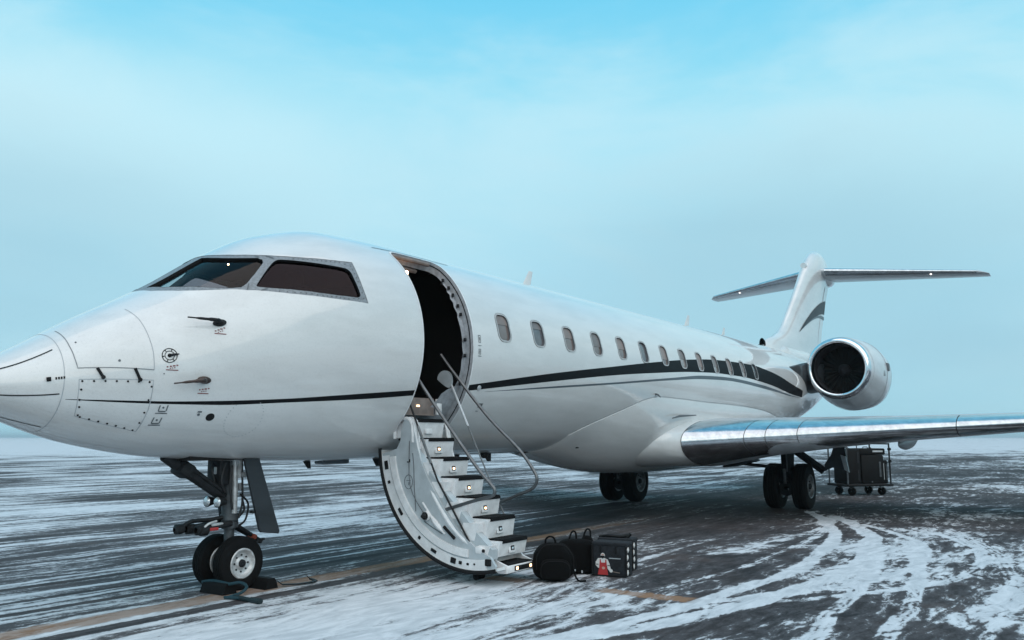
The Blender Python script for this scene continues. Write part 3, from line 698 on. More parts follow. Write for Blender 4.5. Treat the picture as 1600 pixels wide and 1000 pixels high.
mb.rbox((XF - .004, -1.095, 1.275), (.01, .02, .035), .003); mb.rbox((XF - .004, -1.075, 1.262), (.01, .03, .012), .003)
mb.rbox((XF - .004, -1.52, .60), (.02, .03, .03), .008)
mb.rbox((XF - .008, -1.68, .52), (.02, .20, .035), .012, 2, Matrix.Rotation(radians(38), 3, 'X'))
mb.rbox((XF - .008, -2.20, .245), (.03, .07, .07), .008); mb.rbox((XF - .01, -2.14, .36), (.02, .035, .035), .012)
mb.each('door_fitting', SEAL, door)
# stringer lip: pale ridge from the top step to the bottom
lip = [(-1.06, 1.755), (-1.13, 1.70), (-1.165, 1.55), (-1.20, 1.40), (-1.26, 1.22), (-1.36, 1.03), (-1.50, .83), (-1.66, .63), (-1.80, .50), (-1.98, .38)]
dpart('stringer', MB().tube([(XF + .02, y, z) for y, z in lip], [.018, .018, .018, .018, .018, .02, .03, .035, .03, .02], 8, smooth=3), DOORW)
dpart('stringer', MB().tube([(XA - .14, y + .06, z) for y, z in lip[:7]], .018, 8, smooth=3), DOORW)
dpart('panel_support', MB().tube([(XF - .005, -1.30, .82), (XF - .005, -1.48, .62), (XF - .005, -1.62, .50)], [.012, .03, .012], 8, smooth=3), DOORW)
# rounded top bracket that wraps the first step to the sill
mb = MB()
for x in (XF + .01, XF + .10):
    mb.tube([(x, -.86, 1.52), (x, -.86, 1.64), (x, -.93, 1.735), (x, -1.06, 1.745), (x, -1.12, 1.66), (x, -1.135, 1.48)], .022, 8, smooth=4)
mb.tube([(5.42, -.9, 1.70), (5.42, -1.0, 1.735), (5.42, -1.08, 1.68), (5.42, -1.12, 1.50)], .014, 8, smooth=4)
mb.each('hinge_arm', DOORW, door)
dpart('hinge_arm', MB().tube([(XF + .055, -.90, 1.50), (XF + .055, -.91, 1.64), (XF + .055, -1.0, 1.70), (XF + .055, -1.10, 1.64), (XF + .055, -1.125, 1.49)], .02, 8, smooth=4), SEAL)
# steps: each is a box with a dark grip tread and a lamp in its riser
SX0, SX1 = 4.90, 5.42
steps = [(-1.095, 1.735, 1.53), (-1.215, 1.515, 1.305), (-1.435, 1.295, 1.09), (-1.655, 1.085, .88), (-1.885, .875, .665), (-2.09, .665, .45), (-2.25, .445, .285)]
back = [-.86, -1.02, -1.16, -1.38, -1.60, -1.82, -2.03]
lamps_on = [0, 1, 1, 1, 1, 2, 2]
for i, ((y, zt, zb), yb) in enumerate(zip(steps, back)):
    x0, x1 = (SX0 - (.05 if i == 0 else 0), SX1 - (.04 if i == 0 else 0))
    sl = .035
    poly = [(y, zt), (y + sl, zb), (yb + .02, zb + .02), (yb - .03, zt)]
    mb = MB().prism([(x0, a, c) for a, c in poly], (x1 - x0, 0, 0))
    # left cheek that fills between step and side panel
    mb.prism([(XF + .035, y + .05, zt - .035), (XF + .035, y + .10, zb), (XF + .035, yb + .05, zb), (XF + .035, yb - .02, zt - .035)], (x0 - XF - .035, 0, 0))
    st = dpart('step', mb, DOORW)
    tr = MB(); tr.rbox(((x0 + x1) / 2 + .02, (y + yb) / 2 - .005, zt + .010), (x1 - x0 - .05, abs(y - yb) - .01, .016), .004)
    tr.rbox(((x0 + x1) / 2 + .02, y - .002, zt - .008), (x1 - x0 - .05, .012, .032), .003)
    dpart('tread', tr, TREAD)
    if lamps_on[i]:
        zc = (zt + zb) / 2 - .005; yc = y + sl * .55 - .006; xc = (x0 + x1) / 2 - .01
        R_ = Matrix.Rotation(radians(-9), 3, 'X')
        dpart('lamp_bezel', MB().rbox((xc, yc, zc), (.062, .014, .050), .005, 2, R_), SEAL)
        dpart('step_lamp', MB().rbox((xc - .006, yc - .009, zc - .003), (.034, .01, .026), .004, 2, R_), WARM if lamps_on[i] == 1 else LENS)
    dpart('riser_cover', MB().rbox(((x0 + x1) / 2 - .01, y + sl * .55 - .001, (zt + zb) / 2 - .005), (.13, .008, .10), .004, 2, Matrix.Rotation(radians(-9), 3, 'X')), DOORW)
well = [(-1.05, 1.60), (-1.16, 1.38), (-1.36, 1.16), (-1.58, .95), (-1.81, .74), (-2.02, .53), (-2.22, .37), (-2.22, .27), (-1.9, .40), (-1.58, .70), (-1.38, .96), (-1.23, 1.2), (-1.10, 1.5)]
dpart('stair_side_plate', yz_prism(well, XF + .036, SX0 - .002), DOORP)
# fold-out bottom step with curved cheeks
cheek = [(-2.26, .40), (-2.29, .33), (-2.36, .25), (-2.50, .205), (-2.505, .125), (-2.40, .12), (-2.24, .20), (-2.21, .30)]
mb = MB()
for x in (4.90, 5.41): mb.prism([(x, y + .17, z) for y, z in cheek], (.025, 0, 0))
mb.rbox((5.17, -2.335, .165), (.52, .02, .075), .006); mb.rbox((5.17, -2.20, .19), (.50, .25, .02), .005); mb.rbox((5.17, -2.095, .31), (.50, .015, .24), .005)
dpart('fold_out_step', mb, DOORW)
dpart('tread', MB().rbox((5.17, -2.215, .208), (.48, .22, .014), .004), TREAD)
mb = MB(); mb.rbox((5.20, -2.348, .165), (.34, .008, .05), .003); dpart('lamp_bezel', mb, SEAL)
for xl in (5.07, 5.33): dpart('step_lamp', MB().rbox((xl, -2.353, .165), (.035, .01, .03), .004), WARM)
# rails
dpart('handrail', MB().tube([(4.79, -.95, 2.47), (4.79, -1.19, 2.18), (4.79, -1.62, 1.67), (4.79, -2.02, 1.22), (4.79, -2.19, 1.06), (4.79, -2.255, .99), (4.79, -2.235, .93), (4.79, -2.15, .905), (4.79, -2.02, .875), (4.79, -1.70, .785), (4.78, -1.37, .685)], .019, 10, smooth=4), STEEL)
dpart('handrail', MB().tube([(5.5, -.93, 2.55), (5.5, -1.16, 2.29), (5.5, -1.66, 1.77), (5.5, -2.08, 1.41), (5.5, -2.28, 1.18), (5.5, -2.33, 1.07), (5.5, -2.27, .97), (5.5, -2.10, .90), (5.5, -1.80, .79), (5.5, -1.40, .68)], .019, 10, smooth=4), STEEL)
dpart('stay_rod', MB().tube([(4.775, -1.0, 2.08), (4.775, -1.05, 1.96), (4.775, -1.49, 1.07), (4.775, -1.99, .36)], .011, 8), GEARD)
dpart('stay_rod', MB().tube([(4.772, -1.20, 1.66), (4.772, -1.40, 1.25)], .0155, 8), STEEL)
dpart('stay_rod', MB().tube([(5.5, -1.10, 2.17), (5.5, -1.36, 1.67)], .014, 8), SILVER)
dpart('stay_rod', MB().tube([(5.5, -1.36, 1.67), (5.5, -1.55, 1.30), (5.5, -1.80, .82), (5.5, -2.03, .40)], .009, 8), STEEL)
dpart('stay_rod', MB().tube([(4.745, -1.10, 1.50), (4.745, -1.12, 1.0), (4.745, -1.33, .70)], .004, 6, smooth=4), SEAM)
mb = MB(); mb.lathe([(-.03, .048), (0, .055), (.02, .05), (.03, .03)], (XF - .01, -1.36, .68), (1, 0, 0), 20); dpart('rail_pivot', mb, DOORW)
mb = MB(); mb.lathe([(0, .038), (.02, .036), (.03, .02), (.055, .016), (.055, 0)], (XF - .035, -1.36, .68), (-1, 0, 0), 16); dpart('pivot_hub', mb, GEARD)
pad = []
for k in range(28):
    a = 2 * pi * k / 28; r_ = .118 * (1 + .0 * cos(a)); yy = .105 * cos(a); zz = .105 * sin(a)
    if a > pi: yy = yy * (1 - .45 * (abs(sin(a)))) - .07 * abs(sin(a)); zz *= 1.05
    pad.append((5.49, -.995 + yy * 1.05, 2.245 + zz))
dpart('hand_grip', MB().prism(pad, (.03, 0, 0)), DOORP)
dpart('foot_roller', MB().lathe([(-.06, .0), (-.06, .04), (.06, .04), (.06, 0)], (5.0, -1.9, .055), (1, 0, 0), 14), RUBBER)
dpart('foot_bracket', MB().rbox((5.0, -1.9, .10), (.05, .06, .09), .008), GEARD)
dpart('corner_fitting', MB().rbox((XF + .03, -2.07, .36), (.07, .10, .08), .02), DOORW)

# ------------------------------------------------------------------ nose details
PI2 = pi / 2
sm = MB()
strip('', [(1.12, radians(a)) for a in range(-80, 261, 5)], .006, .002, None, None, mb=sm)
sm.build('radome_seam', SEAMS, jet)
sm = MB()
strip('', line(D([(1.19, 74), (1.19, 60), (1.19, 40), (1.20, 23), (1.212, 12.4), (1.4, 8.5), (1.6, 4.6), (1.77, 1.1)]), .05), .008, .002, None, None, mb=sm)
sm.build('nose_door_seam', NSEAM, jet)
sm = MB()
strip('', line(D([(1.77, 1.1), (1.767, 14.3), (1.75, 30), (1.733, 46.2), (1.70, 62)]), .05), .006, .002, None, None, mb=sm)
strip('', line(D([(1.221, .5), (1.5, -3.), (1.771, -6.3), (1.777, -14.7), (1.787, -28.3), (1.782, -48.6)]), .05), .006, .002, None, None, mb=sm)
strip('', line(D([(1.221, .5), (1.232, -17.1), (1.257, -38.1), (1.5, -44), (1.782, -48.6)]), .05), .005, .002, None, None, mb=sm)
sm.each('avionics_panel_seam', SEAMS, jet)
sm = MB()
strip('', line(D([(.60, 30.5), (.717, 32.8), (.9, 38), (1.077, 42.9)]), .04), .011, .004, None, None, mb=sm)
strip('', line(D([(.55, -24), (.718, -21.9), (.9, -18), (1.10, -14.3)]), .04), .010, .004, None, None, mb=sm)
strip('', line(D([(.65, -75), (.82, -72.7), (.95, -68), (1.10, -64.1)]), .04), .010, .004, None, None, mb=sm)
strip('', line([(x, pi - radians(a)) for x, a in ((.6, 30.5), (.9, 38), (1.077, 42.9))], .04), .011, .004, None, None, mb=sm)
sm.each('lightning_strip', SEAL, jet)
def stud(mb, x, ph, r, h=.004, n=10):
    mb.lathe([(0, r), (h, r * .95), (h, 0)], SO(x, radians(ph), 0), Nrm(x, radians(ph)), n)
mb = MB()
for k in range(7): stud(mb, 1.245 + .083 * k, -1.6 - .98 * k, .009)
for x, p in ((1.245, -10), (1.25, -20.5), (1.265, -28), (1.28, -37), (1.765, -11), (1.765, -21), (1.767, -31), (1.768, -40)): stud(mb, x, p, .009)
for k in range(7): stud(mb, 1.30 + .075 * k, -38.6 - 1.45 * k, .009)
tag(mb.build('panel_fastener', SEAL, jet), kind='stuff')
mb = MB(); stud(mb, 1.51, 12.5, .011); stud(mb, 1.24, 42, .008); stud(mb, 1.85, -2.5, .006); mb.each('skin_plug', SEAM, jet)
for x, p in ((1.37, 4.6), (1.645, -.4)):
    mb = MB(); a = SO(x - .022, radians(p + 4.6), .008); b_ = SO(x + .022, radians(p - 4.6), .008); mb.tube([a, b_], .0125, 8); c = SO(x + .022, radians(p - 4.6), .012)
    mb.lathe([(-.008, .017), (.008, .017), (.008, 0)], c, Nrm(x, radians(p)), 10)
    mb.build('latch_handle', SEAL if x > 1.5 else BLACK, jet)
# static port with its ring, and the stencilled warnings
mb = MB(); c = (1.893, 9.6)
def disc_ring(mb, x, ph, r0, r1, off, n=28, a0=0, a1=360):
    o = SO(x, radians(ph), off); nn = Nrm(x, radians(ph)); u = (Vector((1, 0, 0)) - nn * nn.x).normalized(); w = nn.cross(u); V = []
    for k in range(n + 1):
        a = radians(a0 + (a1 - a0) * k / n); d = u * cos(a) + w * sin(a)
        V += [SO2(o + d * r0, nn, off), SO2(o + d * r1, nn, off)]
    mb.add(V, [(2 * k, 2 * k + 1, 2 * k + 3, 2 * k + 2) for k in range(n)])
def SO2(p, n, off):
    # press a flat mark back on to the curved skin
    x = p.x; z = p.z; ph = z_to_phi(x, z); return SO(x, ph, off)
disc_ring(mb, *c, .060, .067, .003); disc_ring(mb, *c, .037, .043, .003); disc_ring(mb, *c, 0.0, .018, .003)
for a in range(0, 360, 60): disc_ring(mb, *c, .043, .060, .003, 3, a + 4, a + 12)
mb.build('static_port_mark', SEAL, jet)
mb = MB(); o = SO(1.893, radians(9.6), 0); nn = Nrm(1.893, radians(9.6)); mb.lathe([(0, .016), (.02, .012), (.028, 0)], o, nn, 10); mb.tube([o + nn * .02, o + nn * .03 + Vector((.05, 0, .008)), o + nn * .032 + Vector((.085, 0, .014))], [.012, .010, .004], 8); mb.build('angle_vane', BLACK, jet)
def bar(mb, x, ph, w, h, off=.003):
    z0 = S(x, radians(ph)).z; V = []
    for k in range(5):
        xx = x - w / 2 + w * k / 4
        V += [SO(xx, z_to_phi(xx, z0 - h / 2), off), SO(xx, z_to_phi(xx, z0 + h / 2), off)]
    mb.add(V, [(2 * k, 2 * k + 2, 2 * k + 3, 2 * k + 1) for k in range(4)])
def stencil(x, ph, s=1.0):
    """DO NOT TOUCH style stencil: broken dark-red bars"""
    mb = MB()
    for k, w in enumerate((.018, .022, .03, .02)): bar(mb, x - .036 + .026 * k, ph, w * .72 * s, .011)
    for k in range(3): bar(mb, x - .014 + .018 * k, ph - 1.35, .011, .007)
    bar(mb, x + .002, ph - 2.7, .10, .008)
    mb.build('warning_stencil', RED if s > 1 else DECAL, jet)
DECAL = simple('stencil_ink', (.20, .05, .05), .7)
stencil(2.325, 18.2); stencil(1.91, 2.0); stencil(2.205, -16.2)
# probes: faired mast and a forward-pointing tube each
def probe(x0, p0, x1, p1, up):
    mb = MB(); o = SO(x0, radians(p0), 0); n = Nrm(x0, radians(p0)); 
    u = Vector((1, 0, 0)); u = (u - n * u.dot(n)).normalized(); w = n.cross(u)
    base = [o + (u * .062 * cos(2 * pi * k / 20) + w * .034 * sin(2 * pi * k / 20)) for k in range(20)]
    mb.loft([[q for q in base], [q + n * .016 for q in base], [o + (q - o) * .55 + n * .026 for q in base]])
    tip = SO(x1, radians(p1), .085); mid = o + n * .075 - u * .05
    tip.z = mid.z + up
    mb.tube([o - n * .01 + u * .02, o + n * .045 - u * .01, mid, mid + (tip - mid) * .4, tip], [.024, .022, .018, .013, .007], 10, smooth=4)
    return mb.build('pitot_probe', BLACK if up > -.01 else PROBE, jet)
PROBE = simple('probe_bronze', (.07, .05, .045), .4, .6, .2)
probe(2.335, 22.2, 2.07, 30, .008); probe(2.19, -10.3, 1.92, -12, -.035)
# round port and small plug, lower access marks
mb = MB(); stud(mb, 2.355, -35.6, .042, .004, 20); mb.build('drain_port', SEAL, jet)
mb = MB(); stud(mb, 2.235, -33.2, .014, .004); bar(mb, 2.235, -31.2, .04, .014); mb.each('skin_plug', SEAM, jet)
for x, p in ((1.905, -27.3), (1.895, -37.2)):
    mb = MB(); bar(mb, x - .032, p, .010, .05); bar(mb, x + .032, p, .010, .05); bar(mb, x, p - 2.6, .06, .010); bar(mb, x + .0, p - 4.1, .10, .008); stud(mb, x, p + .3, .010, .004, 8)
    mb.build('access_mark', SEAM, jet)
mb = MB()
ov = [(2.70 + .185 * cos(a) - .03 * sin(a), -38.5 + 12.5 * sin(a)) for a in [2 * pi * k / 36 for k in range(36)]]
for k, (x, p) in enumerate(ov):
    if p < -28.5: stud(mb, x, p, .0052, .003, 6)
tag(mb.build('oval_panel_rivet', SEAMS, jet), kind='stuff')
mb = MB()
mb.tube([SO(1.0, radians(4), .004), SO(1.03, radians(4), .004)], .018, 6)
for k in range(4): bar(mb, 1.065 + .018 * k, 4.2, .012, .020)
mb.build('radome_mark', SEAL, jet)
# lines above and beside the entrance
sm = MB(); strip('', line(D([(4.50, 58.5), (5.95, 60.5)]), .1), .016, .004, None, None, mb=sm); sm.build('rain_gutter', SEAM, jet)
mb = MB()
for ph, h in ((5.6, .085), (-1.2, .06)):
    z0 = S(5.76, radians(ph)).z
    for dx_, dz_, w_, h_ in ((-.02, 0, .007, h), (.02, 0, .007, h), (0, h / 2, .046, .007), (0, -h / 2, .046, .007), (0, .0, .012, h * .5)):
        bar(mb, 5.76 + dx_, degrees(z_to_phi(5.76, z0 + dz_)), w_, h_)
bar(mb, 5.76, 2.0, .07, .007); bar(mb, 5.76, -3.6, .07, .008)
mb.build('door_mark', SEAM, jet)
mb = MB(); mb.lathe([(0, .035), (.01, .032), (.014, 0)], SO(5.86, radians(-20.5), 0), Nrm(5.86, radians(-20.5)), 16); mb.build('entry_light_lens', SILVER, jet)
mb = MB(); bar(mb, 6.02, -29.5, .09, .012); bar(mb, 6.0, -31.5, .05, .01); bar(mb, 6.0, -34, .05, .008); stud(mb, 6.04, -30.5, .02); mb.build('panel_stencil', SEAM, jet)
# blade antennas
def blade(x, ph, chord, h, mat, rake=.3, y=None):
    mb = MB(); o = SO(x, ph, -.01); n = Nrm(x, ph); ss_ = []
    for t in (0, .5, 1.0):
        c = chord * (1 - .55 * t); r_ = []
        for k in range(12):
            a = 2 * pi * k / 12; r_.append(o + n * h * t + Vector((rake * h * t + c * .5 * cos(a), .012 * (1 - .4 * t) * sin(a), 0)))
        ss_.append(r_)
    mb.loft(ss_); return mb.build('blade_antenna', mat, jet)
blade(8.8, radians(89), .26, .30, WHITE, .5); blade(15.55, radians(89), .30, .32, WHITE, .5); blade(17.95, radians(89), .26, .26, WHITE, .4)
blade(4.2, radians(-89), .12, .09, SEAL, .5); blade(5.32, radians(-88), .14, .10, SEAL, .3); blade(7.7, radians(-88), .22, .12, GEARD, .4); blade(6.9, radians(-86), .16, .07, GEARD, .2)
mb = MB(); mb.rbox((4.62, 0, axis_z(4.6) - RAD - .012), (.42, .16, .05), .015); mb.build('belly_antenna', GREYP, jet)
mb = MB(); mb.tube([SO(11.0, radians(-16.2), 0), SO(11.02, radians(-16.2), .05), SO(11.05, radians(-17.5), .09)], [.02, .015, .008], 8); mb.build('drain_mast', SEAM, jet)
mb = MB(); mb.lathe([(0, .07), (.05, .06), (.07, .03), (.075, 0)], (7.35, -.25, axis_z(7.3) - RAD + .025), (0, 0, -1), 16); mb.build('anti_collision_lamp', GEARD, jet)

# ------------------------------------------------------------------ wing-body fairing
edge_f = pchip([8.6, 8.72, 9.0, 9.43, 10.0, 10.71, 11.2, 12.2, 13.3, 15.2, 17.0, 18.5, 19.8, 20.4], [-88, -58, -46, -37.7, -29.5, -21.0, -18.4, -18.9, -20, -21.1, -24, -32, -52, -86])
dep_f = pchip([8.6, 9.2, 10.0, 11.0, 12.0, 14.0, 16.0, 17.5, 19.0, 20.4], [.0, .13, .28, .40, .46, .50, .49, .42, .25, .0])
def bulge(x, ph):
    pd = degrees(ph)
    if pd > 90: pd = 180 - pd
    if pd > 90: pd -= 0
    if pd < -90: pd = -180 - pd
    e = edge_f(x); t = min(1, max(0, (e - pd) / max(1, (90 + e))))
    return .012 + dep_f(x) * (1 - (1 - t) ** 2) * (.75 + .25 * t) * (1.0 if True else 0)
fx = [8.62 + (20.36 - 8.62) * k / 60 for k in range(61)]
mb = MB(); rows = []
for x in fx:
    e = radians(edge_f(x)); row = []
    for k in range(49):
        ph = e + (-pi - 2 * e) * k / 48      # from port edge under the belly to the starboard edge
        n = Nrm(x, ph); row.append(S(x, ph) + n * bulge(x, ph))
    rows.append(row)
V = [p for r in rows for p in r]; F = [(i * 49 + k, i * 49 + k + 1, (i + 1) * 49 + k + 1, (i + 1) * 49 + k) for i in range(60) for k in range(48)]
mb.add(V, F)
# shallow rim so that the fairing edge reads as a step
for col_ in (0, 48):
    a = [r[col_] for r in rows]; b_ = [S(x, (radians(edge_f(x)) if col_ == 0 else -pi - radians(edge_f(x)))) + Nrm(x, radians(edge_f(x)) if col_ == 0 else -pi - radians(edge_f(x))) * -.01 for x in fx]
    mb.add(a + b_, [(k, k + 1, 61 + k + 1, 61 + k) for k in range(60)])
fairing = mb.build('belly_fairing', WHITE, jet, 60)
sm = MB(); strip('', [(x, radians(edge_f(x)) + .012) for x in fx[1:52]], .012, .003, None, None, mb=sm); sm.build('fairing_seam', SEAMS, fairing)
mb = MB(); mb.rbox(S(9.3, radians(-62)) + Nrm(9.3, radians(-62)) * bulge(9.3, radians(-62)), (.07, .03, .02), .005); mb.build('fairing_vent', SEAL, fairing)

# ------------------------------------------------------------------ wings
def foil(n=28):
    """closed section, u from trailing edge over the top to the leading edge and back below"""
    out = []
    for k in range(n + 1):
        b_ = pi * k / n; u = .5 * (1 + cos(b_)); t = 5 * (.2969 * sqrt(u) - .126 * u - .3516 * u * u + .2843 * u ** 3 - .1036 * u ** 4); out.append((u, t))
    low = [(u, -t) for u, t in out[-2:0:-1]]
    return out + low, n
FO, FN = foil()
WST = [(-.30, 10.55, 8.2, 1.44, .088, 0), (-.80, 11.0, 7.7, 1.45, .094, 0), (-1.10, 11.45, 7.2, 1.455, .100, 0), (-1.37, 11.86, 6.75, 1.46, .108, 0), (-2.4, 12.62, 5.98, 1.53, .106, 0), (-3.6, 13.46, 5.22, 1.61, .102, 0), (-4.8, 14.32, 4.42, 1.69, .098, 0), (-6.5, 15.60, 3.68, 1.80, .094, 0), (-9.0, 17.45, 2.90, 1.98, .09, 0), (-11.5, 19.3, 2.15, 2.18, .088, 0), (-13.5, 20.8, 1.55, 2.36, .085, 0)]
def w_at(y):
    for a, b_ in zip(WST[:-1], WST[1:]):
        if b_[0] <= y <= a[0] + 1e-6:
            t = (y - a[0]) / (b_[0] - a[0]); return [a[k] + (b_[k] - a[k]) * t for k in range(5)]
    return list(WST[-1][:5])
def fpt(y, u, t, grow=0., sgn=1):
    _, xl, c, z, tc = w_at(y); f = tc / .20 * 1.0
    zz = t * c * tc * 1.0 * (1.08 if t > 0 else 1.12 + .42 * smooth(-3.2, -1.0, y))
    camber = .012 * c * sin(pi * min(1, u)) - .03 * c * max(0, u - .55) ** 1.5
    return Vector((xl + u * c, sgn * y, z + zz * (1 + grow) + camber))
def wing(sgn):
    ys = [-.30, -.80, -1.10, -1.37]; mb = MB()
    mb.loft([[fpt(y, u, t, 0, sgn) for u, t in FO] for y in ys])
    mb2 = MB(); ys2 = [-1.37 - .0, -2.4, -3.6, -4.8, -6.5, -9., -11.5, -13.5]
    mb2.loft([[fpt(y, u, t, 0, sgn) for u, t in FO] for y in ys2])
    w = mb2.build('wing', WINGP, jet, 40)
    mb.build('wing_root', WHITE, w, 50)
    # bright-metal leading edge in separate panels
    cuts = [-1.375, -2.30, -2.62, -3.10, -5.5, -8.5, -11.0, -13.4]
    LEu = .135
    sec = [(u, t) for u, t in FO if u <= LEu + .02]
    for a, b_ in zip(cuts[:-1], cuts[1:]):
        m = MB(); secs = []
        for k in range(4):
            y = a - .006 + (b_ + .006 - a + .006) * k / 3
            c = w_at(y)[2]
            outp = []
            for u, t in sec:
                p = fpt(y, u, t, 0, sgn); 
                q = fpt(y, u, t, 0.0, sgn); ctr = fpt(y, .06, 0, 0, sgn); d = (p - ctr); d.y = 0; d.normalize(); outp.append(p + d * .006)
            secs.append(outp)
        m.loft(secs, cap=False)
        m.build('leading_edge', CHROME, w, 50)
    m = MB()
    for y in (-1.372, -2.30, -2.62, -3.10, -5.5):
        pts_ = []
        for u, t in sec:
            p = fpt(y, u, t, 0, sgn); ctr = fpt(y, .06, 0, 0, sgn); d = (p - ctr); d.y = 0; d.normalize(); pts_.append(p + d * .002)
        m.tube(pts_, .004 if y > -5 else .009, 6)
    m.each('panel_gap', SEAL, w)
    # flap-track fairings
    for y in (-4.25, -8.2):
        _, xl, c, z, tc = w_at(y); x0, x1 = xl + c * .50, xl + c * 1.02
        secs = []
        for k in range(13):
            t = k / 12; x = x0 + (x1 - x0) * t; r = .02 + sin(pi * min(1, t * 1.02) ** .8) * .16 if t < .98 else .02
            r = .012 + .17 * max(0, sin(pi * t)) ** .7; zc = z - .05 - c * tc * .42 * (1 - t * .8)
            secs.append([Vector((x, sgn * y + .10 * (r / .18) * cos(2 * pi * q / 12), zc - .02 + r * sin(2 * pi * q / 12))) for q in range(12)])
        m = MB(); m.loft(secs); m.build('flap_track_fairing', WINGP, w, 50)
    # upturned winglet
    secs = []
    for k in range(7):
        t = k / 6; y = -13.5 - .55 * sin(t * pi / 2); z = 2.36 + 1.15 * (1 - cos(t * pi / 2)) ** 1.0; x = 20.8 + 1.35 * t; c = 1.5 * (1 - .62 * t)
        a = radians(70 * t)
        secs.append([Vector((x + u * c, sgn * (y + tt * c * .085 * sin(a)), z + tt * c * .085 * cos(a))) for u, tt in FO])
    m = MB(); m.loft(secs); m.build('winglet', WHITE, w, 40)
    return w
wing_p = wing(1); wing_s = wing(-1)
mb = MB(); mb.tube([(11.62, -1.33, 1.88), (11.95, -1.33, 1.925), (12.7, -1.34, 1.955)], [.01, .022, .010], 8); mb.build('root_fillet_strip', SEAM, wing_p)

# ------------------------------------------------------------------ engines
def engine(sgn):
    y = sgn * 2.06; o = (21.0, y, 3.39); mb = MB()
    mb.lathe([(.16, .835), (.35, .865), (.7, .905), (1.2, .935), (1.9, .94), (2.5, .90), (3.1, .80), (3.7, .67), (4.2, .57), (4.22, .53), (3.9, .50)], o, (1, 0, -.012), 56)
    # gearbox bulge under the cowl
    nz_ = len(mb.v)
    for i in range(nz_):
        x_, y_, z_ = mb.v[i]
        if z_ < 3.39 and x_ > 21.4: mb.v[i] = (x_, y_, z_ - .13 * smooth(21.4, 22.6, x_) * smooth(25.2, 23.6, x_) * min(1, (3.39 - z_) / .6))
    e = mb.build('engine', NACELLE, jet, 50)
    m = MB(); m.lathe([(.15, .842), (.09, .828), (.04, .802), (.01, .765), (.0, .735), (.02, .70), (.07, .675), (.16, .66), (.20, .658)], o, (1, 0, -.012), 64); m.build('inlet_lip', LIP, e, 60)
    m = MB(); m.lathe([(.20, .657), (.5, .64), (.95, .65), (1.0, .66)], o, (1, 0, -.012), 48); m.build('inlet_duct', FANGREY, e, 60)
    m = MB(); m.lathe([(.92, .66), (.93, 0)], o, (1, 0, -.012), 40); m.build('fan_face', DARK, e)
    m = MB()
    for k in range(24):
        a = 2 * pi * k / 24; d = Vector((0, cos(a), sin(a))); w = Vector((0, -sin(a), cos(a))); c = Vector(o) + Vector((.80, 0, 0))
        m.add([c + d * .17 + w * .01, c + d * .64 + w * .03 + Vector((-.02, 0, 0)), c + d * .64 + w * .12 + Vector((.09, 0, 0)), c + d * .17 + w * .04 + Vector((.09, 0, 0))], [(0, 1, 2, 3)])
    tag(m.build('fan_blade', DARK, e), kind='stuff')
    m = MB(); m.lathe([(.55, 0), (.58, .04), (.68, .11), (.82, .175), (.9, .18)], o, (1, 0, -.012), 28); m.build('spinner', FANGREY, e, 60)
    m = MB(); m.lathe([(3.6, .46), (4.3, .36), (4.65, .26), (4.66, .22)], o, (1, 0, -.012), 32); m.build('exhaust', GEARM, e, 60)
    # cowl joints
    m = MB()
    for x_, r_ in ((.36, .868), (1.75, .945), (2.7, .878)):
        ringp = []
        for k in range(48):
            a = 2 * pi * k / 48; p = Vector((21.0 + x_, y + r_ * cos(a), 3.39 - .012 * x_ + r_ * sin(a)))
            if p.z < 3.39 and p.x > 21.4: p.z -= .13 * smooth(21.4, 22.6, p.x) * smooth(25.2, 23.6, p.x) * min(1, (3.39 - p.z) / .6)
            ringp.append(p)
        m.tube(ringp, .005, 5, closed=True)
    m.each('cowl_joint', SEAMS, e)
    m = MB(); m.rbox((22.9, y + sgn * .93, 3.5), (.30, .06, .22), .02); m.box((22.3, y + sgn * .925, 3.3), (.03, .02, .16)); m.box((22.42, y + sgn * .93, 3.3), (.03, .02, .16)); m.each('cowl_vent', SEAM, e)
    # stub pylon
    secs = []
    for yy, x0, zc, th in ((.85, 17.9, 3.02, .55), (1.08, 18.6, 3.08, .60), (1.15, 19.3, 3.15, .64), (1.185, 20.1, 3.24, .68), (1.205, 20.85, 3.31, .70), (1.26, 21.25, 3.33, .70), (1.50, 21.6, 3.36, .66)):
        c = 24.9 - x0
        secs.append([Vector((x0 + u * c, sgn * yy, zc + tt * th * (1 if tt > 0 else 1.25))) for u, tt in FO])
    m = MB(); m.loft(secs); m.build('pylon', PYLON, e, 50)
    return e
NACELLE = paint('nacelle_silver', (.62, .64, .66), .14, .3, .5)
PYLON = paint('pylon_grey', (.055, .06, .066), .2, .4, .3)
engine(-1); engine(1)

# ------------------------------------------------------------------ fin and tailplane
def fin_sec(z, xl, xt, th, n=FN):
    c = xt - xl
    return [Vector((xl + u * c, t * th, z)) for u, t in FO]
FS = [(3.55, 20.9, 27.6, .42), (4.05, 21.15, 27.45, .42), (4.34, 21.5, 27.5, .42), (4.50, 22.15, 27.6, .42), (4.68, 22.75, 27.75, .42), (4.95, 23.25, 27.9, .42), (5.35, 23.75, 28.1, .43), (6.0, 24.55, 28.55, .44), (6.6, 25.25, 28.95, .46), (7.0, 25.72, 29.3, .50), (7.3, 26.1, 29.7, .54), (7.6, 26.5, 29.7, .50), (7.85, 26.9, 29.4, .42), (8.0, 27.25, 29.0, .28), (8.04, 27.6, 28.6, .08)]
mb = MB(); mb.loft([fin_sec(*f) for f in FS]); fin = mb.build('fin', WHITE, jet, 50)
def fin_x(z):
    for a, b_ in zip(FS[:-1], FS[1:]):
        if a[0] <= z <= b_[0]:
            t = (z - a[0]) / (b_[0] - a[0]); return [a[k] + (b_[k] - a[k]) * t for k in range(4)]
